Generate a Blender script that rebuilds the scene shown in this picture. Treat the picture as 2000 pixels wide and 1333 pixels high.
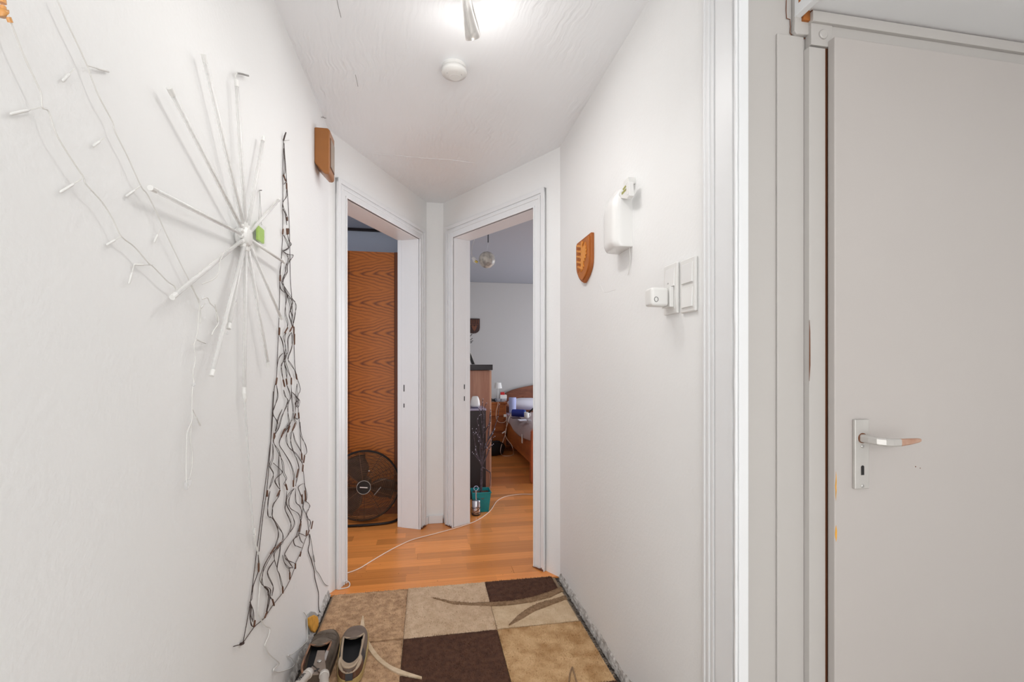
import bpy, bmesh, math, random
from mathutils import Vector, Matrix, noise
random.seed(7)
PI = math.pi
scene = bpy.context.scene
for o in list(bpy.data.objects): bpy.data.objects.remove(o)

# ------------------------------------------------------------------ camera
F, CX, HY, EYE = 907.0, 1000.0, 713.0, 1.22
TH = math.atan((CX - 836) / F)
SN, CS = math.sin(TH), math.cos(TH)
cam_d = bpy.data.cameras.new('camera'); cam = bpy.data.objects.new('camera', cam_d)
scene.collection.objects.link(cam); scene.camera = cam
cam.location = (0, 0, EYE); cam.rotation_euler = (PI / 2, 0, -TH)
cam_d.sensor_width = 36; cam_d.lens = 36 * F / 2000
cam_d.shift_y = (HY - 666.5) / 2000; cam_d.clip_start = 0.02

# ------------------------------------------------------------------ world, light, exposure
w = bpy.data.worlds.new('world'); scene.world = w; w.use_nodes = True
w.node_tree.nodes['Background'].inputs[0].default_value = (0.75, 0.85, 1.0, 1)
w.node_tree.nodes['Background'].inputs[1].default_value = 0.6
scene.view_settings.view_transform = 'Standard'; scene.view_settings.look = 'None'
scene.view_settings.gamma = 1; scene.view_settings.use_curve_mapping = False
scene.view_settings.exposure = 0.10

def lamp(name, kind, loc, energy, color, size=0.1, rot=(0, 0, 0), size_y=None, label=None):
    d = bpy.data.lights.new(name, kind); d.energy = energy; d.color = color
    if kind == 'AREA':
        d.size = size
        if size_y: d.shape = 'RECTANGLE'; d.size_y = size_y
    else: d.shadow_soft_size = size
    o = bpy.data.objects.new(name, d); scene.collection.objects.link(o)
    o.location = loc; o.rotation_euler = rot
    return o
WARM = (1.0, 0.975, 0.95); COOL = (0.72, 0.84, 1.0)
SPOT = Vector((0.150, 1.585, 2.335))
# the hall's ceiling spots (the first one shows at the top of the picture)
def cone(loc, energy, rx, rz, ang=158):
    o = lamp('hall_spot_light', 'SPOT', loc, energy, WARM, .024, (math.radians(rx), 0, math.radians(rz)))
    o.data.spot_size = math.radians(ang); o.data.spot_blend = .75
cone((SPOT.x + .006, SPOT.y + .012, SPOT.z - .02), 5.5, 14, 0)
cone((0.20, 1.27, 2.31), 2.5, 14, 90)
cone((0.05, 1.02, 2.31), 4.5, 6, 90)
lamp('hall_spot_glow', 'POINT', (SPOT.x + .006, SPOT.y + .012, SPOT.z - .03), 1.3, WARM, .022)
# added fill lights: a soft one under the hall ceiling, two behind the camera
lamp('hall_ceiling_fill', 'AREA', (0.11, 1.95, 2.43), 3.3, (1.0, .99, .98), 0.5, (0, 0, 0), 1.2)
lamp('entrance_point_fill', 'POINT', (0.95, -1.0, 1.75), 12.0, (1.0, .985, .97), .16)
lamp('entrance_area_fill', 'AREA', (-0.05, -1.45, 1.1), 24.0, (.98, .99, 1.0), 1.0, (PI / 2, 0, 0), 2.1)
# daylight in the far rooms
lamp('side_room_daylight', 'AREA', (-2.6, 3.2, 1.5), 23.0, (.86, .92, 1.0), 1.6, (PI / 2, 0, -PI / 2), 1.8)
lamp('bedroom_daylight', 'AREA', (3.35, 5.0, 1.25), 72.0, (.88, .93, 1.0), 2.4, (PI / 2, 0, PI / 2), 2.0)

# ------------------------------------------------------------------ pixel -> point on a real surface
def ray(px, py):
    a = (px - CX) / F; b = (HY - py) / F
    return Vector((SN + a * CS, CS - a * SN, b))
EYEV = Vector((0, 0, EYE))
def onp(px, py, p0, n):
    r = ray(px, py); p0 = Vector(p0); n = Vector(n)
    return EYEV + r * ((p0 - EYEV).dot(n) / r.dot(n))
def onX(px, py, c): return onp(px, py, (c, 0, 0), (1, 0, 0))
def onY(px, py, c): return onp(px, py, (0, c, 0), (0, 1, 0))
def onZ(px, py, c): return onp(px, py, (0, 0, c), (0, 0, 1))

# ------------------------------------------------------------------ materials
def s2l(c): return tuple(((v / 255) / 12.92 if v / 255 <= .04045 else ((v / 255 + .055) / 1.055) ** 2.4) for v in c)
def mat(name, rgb, rough=.5, metal=0, bump=0, bscale=60, var=0, vscale=6, spec=None, trans=0, alpha=1, emit=0, coat=0, stretch=None, rgb2=None, detail=6, rnd=0):
    m = bpy.data.materials.new(name); m.use_nodes = True
    nt = m.node_tree; b = nt.nodes['Principled BSDF']
    col = s2l(rgb)
    b.inputs['Base Color'].default_value = (*col, 1)
    b.inputs['Roughness'].default_value = rough; b.inputs['Metallic'].default_value = metal
    if spec is not None: b.inputs['Specular IOR Level'].default_value = spec
    b.inputs['Transmission Weight'].default_value = trans; b.inputs['Alpha'].default_value = alpha
    b.inputs['Coat Weight'].default_value = coat
    if emit:
        b.inputs['Emission Color'].default_value = (*col, 1); b.inputs['Emission Strength'].default_value = emit
    tc = nt.nodes.new('ShaderNodeTexCoord'); mp = nt.nodes.new('ShaderNodeMapping')
    nt.links.new(tc.outputs['Object'], mp.inputs[0])
    if stretch: mp.inputs['Scale'].default_value = stretch
    if var or rgb2:
        n = nt.nodes.new('ShaderNodeTexNoise'); n.inputs['Scale'].default_value = vscale; n.inputs['Detail'].default_value = detail
        nt.links.new(mp.outputs[0], n.inputs['Vector'])
        mx = nt.nodes.new('ShaderNodeMix'); mx.data_type = 'RGBA'
        c2 = s2l(rgb2) if rgb2 else tuple(v * (1 - var) for v in col)
        mx.inputs[6].default_value = (*col, 1); mx.inputs[7].default_value = (*c2, 1)
        cr = nt.nodes.new('ShaderNodeMapRange'); cr.inputs[1].default_value = .35; cr.inputs[2].default_value = .65
        nt.links.new(n.outputs['Fac'], cr.inputs[0]); nt.links.new(cr.outputs[0], mx.inputs[0])
        out = mx.outputs[2]
        if rnd:
            oi = nt.nodes.new('ShaderNodeObjectInfo'); hs = nt.nodes.new('ShaderNodeHueSaturation')
            mr = nt.nodes.new('ShaderNodeMapRange'); mr.inputs[3].default_value = 1 - rnd; mr.inputs[4].default_value = 1 + rnd
            nt.links.new(oi.outputs['Random'], mr.inputs[0]); nt.links.new(mr.outputs[0], hs.inputs['Value'])
            nt.links.new(out, hs.inputs['Color']); out = hs.outputs[0]
            ad = nt.nodes.new('ShaderNodeVectorMath'); ad.operation = 'ADD'
            sc = nt.nodes.new('ShaderNodeVectorMath'); sc.operation = 'SCALE'; sc.inputs[3].default_value = 37
            cb = nt.nodes.new('ShaderNodeCombineXYZ')
            for k in range(3): nt.links.new(oi.outputs['Random'], cb.inputs[k])
            nt.links.new(cb.outputs[0], sc.inputs[0]); nt.links.new(sc.outputs[0], ad.inputs[0]); nt.links.new(mp.outputs[0], ad.inputs[1])
            nt.links.new(ad.outputs[0], n.inputs['Vector'])
        nt.links.new(out, b.inputs['Base Color'])
    if bump:
        n2 = nt.nodes.new('ShaderNodeTexNoise'); n2.inputs['Scale'].default_value = bscale; n2.inputs['Detail'].default_value = 4
        nt.links.new(mp.outputs[0], n2.inputs['Vector'])
        bp = nt.nodes.new('ShaderNodeBump'); bp.inputs['Strength'].default_value = bump; bp.inputs['Distance'].default_value = .004
        nt.links.new(n2.outputs['Fac'], bp.inputs['Height']); nt.links.new(bp.outputs[0], b.inputs['Normal'])
    return m
def fx(m):                                                          # material pieces for hand wiring
    nt = m.node_tree; return nt, nt.nodes['Principled BSDF']

M = {}
M['wall'] = mat('painted_wall', (242, 242, 241), .62, bump=.22, bscale=90, var=.025, vscale=2)
M['ceiling'] = mat('brushed_plaster_ceiling', (246, 248, 250), .5)
M['trim'] = mat('white_enamel', (234, 235, 236), .33, bump=.12, bscale=25, var=.02, vscale=3)
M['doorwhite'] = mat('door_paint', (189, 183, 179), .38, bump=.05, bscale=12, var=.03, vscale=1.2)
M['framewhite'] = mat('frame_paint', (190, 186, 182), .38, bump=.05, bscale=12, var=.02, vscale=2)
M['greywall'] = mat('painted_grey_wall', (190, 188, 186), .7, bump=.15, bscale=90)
M['sidewall'] = mat('painted_blue_grey_wall', (214, 222, 236), .7)
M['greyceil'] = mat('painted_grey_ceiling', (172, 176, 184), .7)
M['brownwood'] = mat('bare_brown_wood', (176, 104, 40), .6, var=.4, vscale=30)
M['crack'] = mat('crack_brown', (112, 66, 38), .8)
M['black'] = mat('black_plastic', (22, 20, 20), .45)
M['steel'] = mat('brushed_steel', (186, 184, 181), .36, .9, bump=.1, bscale=200)
M['alu'] = mat('matt_aluminium', (205, 202, 198), .42, .55, var=.06, vscale=20)
M['chrome'] = mat('chrome', (205, 203, 210), .15, 1)
M['worn'] = mat('mottled_handle_grip', (196, 160, 140), .4, .5, rgb2=(176, 112, 76), vscale=14)  # lever end: pinkish grey mottled with orange-brown
M['whitepl'] = mat('white_plastic', (234, 233, 231), .22)
M['whitepl2'] = mat('matt_white_plastic', (230, 229, 226), .45)
M['wirewhite'] = mat('white_cable', (222, 220, 216), .45)
M['entryfloor'] = mat('beige_bounce_floor', (214, 206, 198), .9, var=.1, vscale=10)
M['beigecable'] = mat('white_floor_cable', (236, 214, 196), .4)
M['wiregrey'] = mat('grey_cable', (150, 148, 145), .5)
M['wiredark'] = mat('dark_brown_cable', (62, 47, 42), .5)
M['ledbrown'] = mat('brown_lamp_case', (92, 58, 38), .5)
M['tube'] = mat('clear_tube', (252, 251, 249), .25, alpha=.5)
M['leddot'] = mat('grey_chip', (160, 158, 155), .5)
M['lime'] = mat('lime_plastic', (166, 210, 20), .3)
M['clearpl'] = mat('clear_plastic', (235, 235, 238), .15, alpha=.18)
M['chime'] = mat('brown_gloss_plastic', (158, 100, 48), .28, var=.06, vscale=20)
M['chimeface'] = mat('taupe_plastic', (172, 158, 146), .4)
M['chimedark'] = mat('dark_brown_plastic', (96, 58, 34), .4)
M['orange'] = mat('orange_beech', (226, 148, 58), .45, var=.18, vscale=18, stretch=(1, 1, .3))
M['orangemid'] = mat('toned_carving_wood', (186, 108, 40), .5, var=.2, vscale=20)
M['orangedk'] = mat('carved_groove_wood', (166, 92, 34), .55)
M['amber'] = mat('amber_glass', (236, 170, 96), .2, alpha=.8)
M['olive'] = mat('olive_print', (158, 156, 84), .5)
M['mortar'] = mat('broken_plaster', (208, 204, 199), .9, bump=.5, bscale=70, rgb2=(146, 140, 134), vscale=38)
M['dirt'] = mat('dirty_screed', (92, 84, 78), .95, bump=1, bscale=120, rgb2=(44, 38, 34), vscale=40)
M['foam'] = mat('orange_foam', (232, 168, 62), .8, bump=.6, bscale=70, var=.2, vscale=50)
M['plaster'] = mat('grey_filler', (168, 168, 166), .85, bump=.5, bscale=90)
M['emit'] = mat('lamp_glass', (255, 250, 240), .3, emit=6)

# ceiling: combed brush strokes, direction wandering, plus patches where they fade
def ceiling_mat(m):
    nt, b = fx(m)
    tc = nt.nodes.new('ShaderNodeTexCoord'); sep = nt.nodes.new('ShaderNodeSeparateXYZ'); nt.links.new(tc.outputs['Object'], sep.inputs[0])
    nz = nt.nodes.new('ShaderNodeTexNoise'); nz.inputs['Scale'].default_value = 5.5; nz.inputs['Detail'].default_value = 3
    nt.links.new(tc.outputs['Object'], nz.inputs['Vector'])
    def math_(op, a, b_=None):
        n = nt.nodes.new('ShaderNodeMath'); n.operation = op
        for k, v in enumerate((a, b_)):
            if v is None: continue
            if isinstance(v, (int, float)): n.inputs[k].default_value = v
            else: nt.links.new(v, n.inputs[k])
        return n.outputs[0]
    x = math_('ADD', sep.outputs[0], math_('MULTIPLY', sep.outputs[1], .12))
    x = math_('ADD', x, math_('MULTIPLY', nz.outputs['Fac'], .10))
    cb = nt.nodes.new('ShaderNodeCombineXYZ')
    nt.links.new(math_('MULTIPLY', x, 62), cb.inputs[0]); nt.links.new(math_('MULTIPLY', sep.outputs[1], 5), cb.inputs[1])
    n2 = nt.nodes.new('ShaderNodeTexNoise'); n2.inputs['Scale'].default_value = 1; n2.inputs['Detail'].default_value = 3; n2.inputs['Roughness'].default_value = .4
    nt.links.new(cb.outputs[0], n2.inputs['Vector'])
    n3 = nt.nodes.new('ShaderNodeTexNoise'); n3.inputs['Scale'].default_value = 1.7; n3.inputs['Detail'].default_value = 1
    nt.links.new(tc.outputs['Object'], n3.inputs['Vector'])
    mr = nt.nodes.new('ShaderNodeMapRange'); mr.inputs[1].default_value = .42; mr.inputs[2].default_value = .62; mr.inputs[3].default_value = .12
    nt.links.new(n3.outputs['Fac'], mr.inputs[0])
    bp = nt.nodes.new('ShaderNodeBump'); bp.inputs['Distance'].default_value = .009; bp.inputs['Strength'].default_value = .9
    nt.links.new(math_('MULTIPLY', n2.outputs['Fac'], mr.outputs[0]), bp.inputs['Height']); nt.links.new(bp.outputs[0], b.inputs['Normal'])
ceiling_mat(M['ceiling'])

def wood(name, c1, c2, sx=1, sy=1, sz=1, rough=.4, rnd=0, dist=4, ring=3.0, bump=.05):
    m = bpy.data.materials.new(name); m.use_nodes = True; nt, b = fx(m)
    b.inputs['Roughness'].default_value = rough
    tc = nt.nodes.new('ShaderNodeTexCoord'); mp = nt.nodes.new('ShaderNodeMapping'); mp.inputs['Scale'].default_value = (sx, sy, sz)
    nt.links.new(tc.outputs['Object'], mp.inputs[0]); vec = mp.outputs[0]
    oi = nt.nodes.new('ShaderNodeObjectInfo')
    if rnd:
        cb = nt.nodes.new('ShaderNodeCombineXYZ')
        for k in range(3): nt.links.new(oi.outputs['Random'], cb.inputs[k])
        sc = nt.nodes.new('ShaderNodeVectorMath'); sc.operation = 'SCALE'; sc.inputs[3].default_value = 53
        ad = nt.nodes.new('ShaderNodeVectorMath'); ad.operation = 'ADD'
        nt.links.new(cb.outputs[0], sc.inputs[0]); nt.links.new(sc.outputs[0], ad.inputs[0]); nt.links.new(vec, ad.inputs[1]); vec = ad.outputs[0]
    n = nt.nodes.new('ShaderNodeTexNoise'); n.inputs['Scale'].default_value = ring; n.inputs['Detail'].default_value = 5; n.inputs['Distortion'].default_value = .6
    nt.links.new(vec, n.inputs['Vector'])
    n1 = nt.nodes.new('ShaderNodeTexNoise'); n1.inputs['Scale'].default_value = ring * 6; n1.inputs['Detail'].default_value = 3
    nt.links.new(vec, n1.inputs['Vector'])
    mm = nt.nodes.new('ShaderNodeMix'); mm.inputs[0].default_value = .35
    nt.links.new(n.outputs['Fac'], mm.inputs[2]); nt.links.new(n1.outputs['Fac'], mm.inputs[3])
    cr = nt.nodes.new('ShaderNodeMapRange'); cr.inputs[1].default_value = .38; cr.inputs[2].default_value = .62
    nt.links.new(mm.outputs[0], cr.inputs[0])
    mx = nt.nodes.new('ShaderNodeMix'); mx.data_type = 'RGBA'; mx.inputs[6].default_value = (*s2l(c1), 1); mx.inputs[7].default_value = (*s2l(c2), 1)
    nt.links.new(cr.outputs[0], mx.inputs[0]); out = mx.outputs[2]
    if rnd:
        hs = nt.nodes.new('ShaderNodeHueSaturation'); mr = nt.nodes.new('ShaderNodeMapRange')
        mr.inputs[3].default_value = 1 - rnd; mr.inputs[4].default_value = 1 + rnd
        nt.links.new(oi.outputs['Random'], mr.inputs[0]); nt.links.new(mr.outputs[0], hs.inputs['Value'])
        nt.links.new(out, hs.inputs['Color']); out = hs.outputs[0]
    nt.links.new(out, b.inputs['Base Color'])
    if bump:
        bp = nt.nodes.new('ShaderNodeBump'); bp.inputs['Strength'].default_value = bump; bp.inputs['Distance'].default_value = .002
        nt.links.new(mm.outputs[0], bp.inputs['Height']); nt.links.new(bp.outputs[0], b.inputs['Normal'])
    return m
M['laminate'] = wood('beech_laminate', (238, 156, 84), (212, 130, 62), .35, 8, 1, .32, .2, ring=2.0, bump=.02)
M['beech'] = wood('pale_beech', (190, 142, 118), (170, 118, 96), 6, 6, .5, .5, ring=2)
M['pine'] = wood('varnished_pine', (182, 104, 42), (146, 76, 28), .8, .8, 5, .35, ring=1.6)
M['pinedk'] = wood('red_pine_headboard', (136, 82, 58), (98, 54, 38), 1.2, 1, 5, .4, ring=1.8)
M['darkcab'] = mat('dark_wenge', (46, 36, 38), .45, var=.2, vscale=4, stretch=(6, 6, .5))

# oak veneer with flat-sawn "cathedral" figure running crosswise, one stack of figures above another
def oak():
    m = bpy.data.materials.new('oak_veneer'); m.use_nodes = True; nt, b = fx(m)
    b.inputs['Roughness'].default_value = .42
    tc = nt.nodes.new('ShaderNodeTexCoord'); sep = nt.nodes.new('ShaderNodeSeparateXYZ'); nt.links.new(tc.outputs['Object'], sep.inputs[0])
    def mt(op, a, b_=None, c_=None):
        n = nt.nodes.new('ShaderNodeMath'); n.operation = op
        for k, v in enumerate((a, b_, c_)):
            if v is None: continue
            if isinstance(v, (int, float)): n.inputs[k].default_value = v
            else: nt.links.new(v, n.inputs[k])
        return n.outputs[0]
    nz = nt.nodes.new('ShaderNodeTexNoise'); nz.inputs['Scale'].default_value = 9; nz.inputs['Detail'].default_value = 4
    nt.links.new(tc.outputs['Object'], nz.inputs['Vector'])
    z = mt('ADD', sep.outputs[2], mt('MULTIPLY', nz.outputs['Fac'], .045))
    ph = mt('PINGPONG', mt('ADD', z, 10.02), .12)                     # figures 24 cm apart
    d = mt('ABSOLUTE', ph)
    v = mt('ADD', mt('SQRT', mt('ADD', mt('POWER', mt('MULTIPLY', d, 1.1), 2), .0002)), mt('MULTIPLY', mt('SUBTRACT', .55, sep.outputs[0]), .26))
    s = mt('SINE', mt('MULTIPLY', v, 240))
    s = mt('POWER', mt('MULTIPLY_ADD', s, .5, .5), 2.2)
    amp = mt('SUBTRACT', 1, mt('MULTIPLY', d, 5))
    f = nt.nodes.new('ShaderNodeTexNoise'); f.inputs['Scale'].default_value = 1
    cb = nt.nodes.new('ShaderNodeCombineXYZ'); nt.links.new(mt('MULTIPLY', sep.outputs[0], 14), cb.inputs[0]); nt.links.new(mt('MULTIPLY', sep.outputs[2], 260), cb.inputs[2])
    nt.links.new(cb.outputs[0], f.inputs['Vector'])
    fac = mt('MULTIPLY_ADD', mt('MULTIPLY', s, amp), .7, mt('MULTIPLY', f.outputs['Fac'], .5))
    mx = nt.nodes.new('ShaderNodeMix'); mx.data_type = 'RGBA'; mx.clamp_factor = True
    mx.inputs[6].default_value = (*s2l((204, 116, 36)), 1); mx.inputs[7].default_value = (*s2l((112, 54, 14)), 1)
    nt.links.new(fac, mx.inputs[0]); nt.links.new(mx.outputs[2], b.inputs['Base Color'])
    return m
M['oak'] = oak()
M['oakside'] = mat('dark_oak_and_shade', (118, 62, 26), .5)

# ------------------------------------------------------------------ builders
def wloc(o):
    v = Vector((0, 0, 0))
    while o is not None: v += o.location; o = o.parent
    return v
class MB:
    def __init__(s): s.v = []; s.f = []; s.mi = []
    def add(s, vs, fs, mi=0):
        k = len(s.v); s.v += [Vector(p) for p in vs]; s.f += [tuple(i + k for i in f) for f in fs]; s.mi += [mi] * len(fs); return s
    def box(s, x0, x1, y0, y1, z0, z1, fn=None, mi=0):
        vs = [(x, y, z) for x in (x0, x1) for y in (y0, y1) for z in (z0, z1)]
        if fn: vs = [fn(*p) for p in vs]
        return s.add(vs, [(0, 1, 3, 2), (4, 6, 7, 5), (0, 4, 5, 1), (2, 3, 7, 6), (0, 2, 6, 4), (1, 5, 7, 3)], mi)
    def prism(s, poly, off, mi=0):                                    # poly: list of 3D points, off: extrusion vector
        n = len(poly); P = [Vector(p) for p in poly]; o = Vector(off)
        fs = [tuple(range(n - 1, -1, -1)), tuple(range(n, 2 * n))] + [(i, (i + 1) % n, (i + 1) % n + n, i + n) for i in range(n)]
        return s.add(P + [p + o for p in P], fs, mi)
    def tube(s, pts, r, n=6, mi=0, cap=True):
        P = [Vector(p) for p in pts]
        Q = [P[0]]
        for p in P[1:]:
            if (p - Q[-1]).length > 1e-5: Q.append(p)
        P = Q
        if len(P) < 2: return s
        rr = r if isinstance(r, (list, tuple)) else [r] * len(P)
        if len(rr) < len(P): rr = [r] * len(P)
        t = (P[1] - P[0]).normalized(); up = Vector((0, 0, 1)) if abs(t.z) < .9 else Vector((1, 0, 0))
        u = t.cross(up).normalized(); vs = []; fs = []
        for i, p in enumerate(P):
            a = (P[i] - P[i - 1]).normalized() if i else t
            b = (P[i + 1] - P[i]).normalized() if i < len(P) - 1 else a
            d = (a + b)
            d = d.normalized() if d.length > 1e-6 else b
            u = (u - d * u.dot(d)).normalized(); v = d.cross(u)
            for k in range(n):
                an = 2 * PI * k / n; vs.append(p + (u * math.cos(an) + v * math.sin(an)) * rr[i])
        for i in range(len(P) - 1):
            for k in range(n):
                fs.append((i * n + k, i * n + (k + 1) % n, (i + 1) * n + (k + 1) % n, (i + 1) * n + k))
        if cap: fs += [tuple(range(n - 1, -1, -1)), tuple(range((len(P) - 1) * n, len(P) * n))]
        return s.add(vs, fs, mi)
    def lathe(s, prof, c=(0, 0, 0), axis=(0, 0, 1), n=24, mi=0, sx=1, sy=1):   # prof: (radius, height)
        ax = Vector(axis).normalized(); up = Vector((0, 0, 1)) if abs(ax.z) < .9 else Vector((1, 0, 0))
        u = ax.cross(up).normalized(); v = ax.cross(u); c = Vector(c); vs = []; fs = []
        for r, h in prof:
            for k in range(n):
                a = 2 * PI * k / n; vs.append(c + ax * h + u * (r * math.cos(a) * sx) + v * (r * math.sin(a) * sy))
        for i in range(len(prof) - 1):
            for k in range(n):
                fs.append((i * n + k, i * n + (k + 1) % n, (i + 1) * n + (k + 1) % n, (i + 1) * n + k))
        fs += [tuple(range(n - 1, -1, -1)), tuple(range((len(prof) - 1) * n, len(prof) * n))]
        return s.add(vs, fs, mi)
    def build(s, name, m, parent=None, bevel=0, smooth=False, seg=2, solid=0, subsurf=0, weld=False):
        ms = m if isinstance(m, (list, tuple)) else [m]
        if parent is not None: org = wloc(parent)
        else:
            lo = Vector([min(p[k] for p in s.v) for k in range(3)]); hi = Vector([max(p[k] for p in s.v) for k in range(3)])
            org = Vector(((lo.x + hi.x) / 2, (lo.y + hi.y) / 2, lo.z))
        me = bpy.data.meshes.new(name); me.from_pydata([tuple(p - org) for p in s.v], [], s.f)
        for q in ms: me.materials.append(q)
        if len(ms) > 1: me.polygons.foreach_set('material_index', s.mi)
        bm = bmesh.new(); bm.from_mesh(me)
        if weld: bmesh.ops.remove_doubles(bm, verts=bm.verts, dist=1e-5)
        bmesh.ops.recalc_face_normals(bm, faces=bm.faces); bm.to_mesh(me); bm.free()
        if smooth: me.polygons.foreach_set('use_smooth', [True] * len(me.polygons))
        o = bpy.data.objects.new(name, me); scene.collection.objects.link(o)
        if parent is not None: o.parent = parent
        else: o.location = org
        if solid:
            q = o.modifiers.new('thickness', 'SOLIDIFY'); q.thickness = solid; q.offset = -1
        if bevel:
            q = o.modifiers.new('bevel', 'BEVEL'); q.width = bevel; q.segments = seg; q.limit_method = 'ANGLE'; q.angle_limit = math.radians(40)
        if subsurf:
            q = o.modifiers.new('subd', 'SUBSURF'); q.levels = subsurf; q.render_levels = subsurf
        return o
def tag(o, label=None, cat=None, group=None, kind=None):
    if label: o['label'] = label
    if cat: o['category'] = cat
    if group: o['group'] = group
    if kind: o['kind'] = kind
    return o
def thing(name, loc, label, cat, group=None):
    o = bpy.data.objects.new(name, None); scene.collection.objects.link(o); o.location = Vector(loc); o.empty_display_size = .05
    return tag(o, label, cat, group)
def struct(o, label=None): return tag(o, label, None, None, 'structure')
def spline(pts, n=6):                                                 # Catmull-Rom through the points
    P = [Vector(p) for p in pts]; out = []
    if len(P) < 3: return P
    for i in range(len(P) - 1):
        a = P[max(i - 1, 0)]; b = P[i]; c = P[i + 1]; d = P[min(i + 2, len(P) - 1)]
        for k in range(n):
            t = k / n
            out.append(.5 * ((2 * b) + (c - a) * t + (2 * a - 5 * b + 4 * c - d) * t * t + (3 * b - a - 3 * c + d) * t ** 3))
    return out + [P[-1]]
def textobj(name, body, size, loc, rot, m, parent, ext=.0004):
    cu = bpy.data.curves.new(name, 'FONT'); cu.body = body; cu.size = size; cu.extrude = ext; cu.align_x = 'CENTER'; cu.align_y = 'CENTER'
    t = bpy.data.objects.new(name, cu); scene.collection.objects.link(t)
    dg = bpy.context.evaluated_depsgraph_get(); me = bpy.data.meshes.new_from_object(t.evaluated_get(dg)); bpy.data.objects.remove(t)
    o = bpy.data.objects.new(name, me); scene.collection.objects.link(o); me.materials.clear(); me.materials.append(m)
    o.parent = parent; o.matrix_parent_inverse = Matrix.Identity(4); o.location = Vector(loc) - wloc(parent)
    o.rotation_euler = rot; return o

# ================================================================== THE SETTING
HC = 2.47; XL = -.52; XR = .745
A0 = Vector((-.52, 2.60, 0)); A1 = Vector((-.01, 3.63, 0)); B0 = Vector((.745, 2.57, 0)); B1 = Vector((.115, 3.63, 0))
dA = (A1 - A0).normalized(); nA = Vector((-dA.y, dA.x, 0)); LA = (A1 - A0).length
dB = (B1 - B0).normalized(); nB = Vector((-dB.y, dB.x, 0)) * -1; LB = (B1 - B0).length
def fA(s, t, z): return A0 + dA * s + nA * t + Vector((0, 0, z))
def fB(s, t, z): return B0 + dB * s + nB * t + Vector((0, 0, z))
Z = lambda x, y, z: Vector((x, y, z))

# floors
f0 = MB().box(-.64, 2.4, -1.6, .85, -.06, -.006).build('floor', M['entryfloor']); struct(f0, 'unseen floor where the camera stands, pale beige for bounce light')  # out of view, its pale beige chosen for the light it bounces
fl = MB().box(-.64, 2.4, .85, 2.585, -.06, -.008).build('floor', M['dirt']); struct(fl, 'dirty grey screed floor of the hall under the rug')
fr = MB().box(-.64, 3.5, 2.585, 7.1, -.06, -.007).box(-2.8, -.6401, 2.1, 7.1, -.06, -.007).build('floor', M['laminate'])
struct(fr, 'orange-brown beech laminate floor running into both far rooms')
# laminate strips, one object each, laid crosswise
pmesh = bpy.data.meshes.new('plank')
pmesh.from_pydata([(x, y, z) for x in (0, 1) for y in (0, 1) for z in (0, 1)], [], [(0, 1, 3, 2), (4, 6, 7, 5), (0, 4, 5, 1), (2, 3, 7, 6), (0, 2, 6, 4), (1, 5, 7, 3)])
pmesh.materials.append(M['laminate'])
fo = wloc(fr); npk = 0
RW = .0972
y = 2.575; row = 0
while y < 6.95:
    x0, x1 = (-1.0, 1.25) if y < 4.05 else (.2, 1.25)
    x = x0 - random.uniform(0, .35)
    while x < x1 and npk < 290:
        L = random.choice((.28, .36, .44, .52, .62))
        xa = max(x, x0); xb = min(x + L, x1)
        keep = xb - xa > .03
        if y < 2.6 and (xb < -.45 or xa > .70): keep = False
        if keep:
            p = bpy.data.objects.new('plank', pmesh); scene.collection.objects.link(p); p.parent = fr
            gx = .0012 if random.random() < .08 else .0001
            yy = max(y, 2.585)
            p.location = Vector((xa + gx, yy + .0001, -.0065 + random.uniform(0, .0001))) - fo
            p.scale = (xb - xa - gx, y + RW - yy - .0002, .0062)
            npk += 1
        x += L
    y += RW; row += 1

# ceilings
c = MB().prism([Z(-.64, -1.6, HC), Z(2.4, -1.6, HC), Z(2.4, 1.1, HC), Z(.82, 1.1, HC), Z(.82, 2.6, HC), Z(.15, 3.70, HC), Z(-.05, 3.70, HC), Z(-.62, 2.6, HC)], (0, 0, .12)).build('ceiling', M['ceiling'])
struct(c, 'white ceiling with combed plaster ridges above the hall')
c = MB().box(-2.8, .05, 2.1, 4.55, HC + .001, HC + .1).build('ceiling', M['sidewall']); struct(c, 'grey-blue ceiling of the side room')
c = MB().box(.05, 3.5, 2.4, 7.1, HC + .002, HC + .1).build('ceiling', M['greyceil']); struct(c, 'grey ceiling of the bedroom')

# walls of the hall
b = MB().box(-.64, XL, -1.6, 2.60, -.008, HC); b.prism([Z(-.64, 2.6, 0), Z(-.52, 2.6, 0), fA(0, .14, 0)], (0, 0, HC))
struct(b.build('wall_left', M['wall']), 'long white painted wall on the left of the hall')
b = MB().box(XR, .865, 1.02, 2.57, -.008, HC); b.prism([Z(.865, 2.57, 0), Z(.745, 2.57, 0), fB(0, .14, 0)], (0, 0, HC))
struct(b.build('wall_right', M['wall']), 'white painted wall on the right with the switches')
OA = (.125, 1.028, 2.165); OB = (.192, 1.097, 2.185)                    # rough openings: s0, s1, height
b = MB()
b.box(0, OA[0], 0, .14, 0, HC, fA); b.box(OA[1], LA, 0, .14, 0, HC, fA); b.box(OA[0], OA[1], 0, .14, OA[2], HC, fA)
struct(b.build('wall_far_left', M['wall']), 'slanting white end wall around the left doorway')
b = MB()
b.box(0, OB[0], 0, .13, 0, HC, fB); b.box(OB[1], LB, 0, .13, 0, HC, fB); b.box(OB[0], OB[1], 0, .13, OB[2], HC, fB)
struct(b.build('wall_far_right', M['wall']), 'slanting white end wall around the right doorway')
b = MB().box(-.012, .117, 3.628, 3.72, 0, HC); struct(b.build('wall_far', M['wall']), 'narrow white strip of wall between the two doorways')
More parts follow.
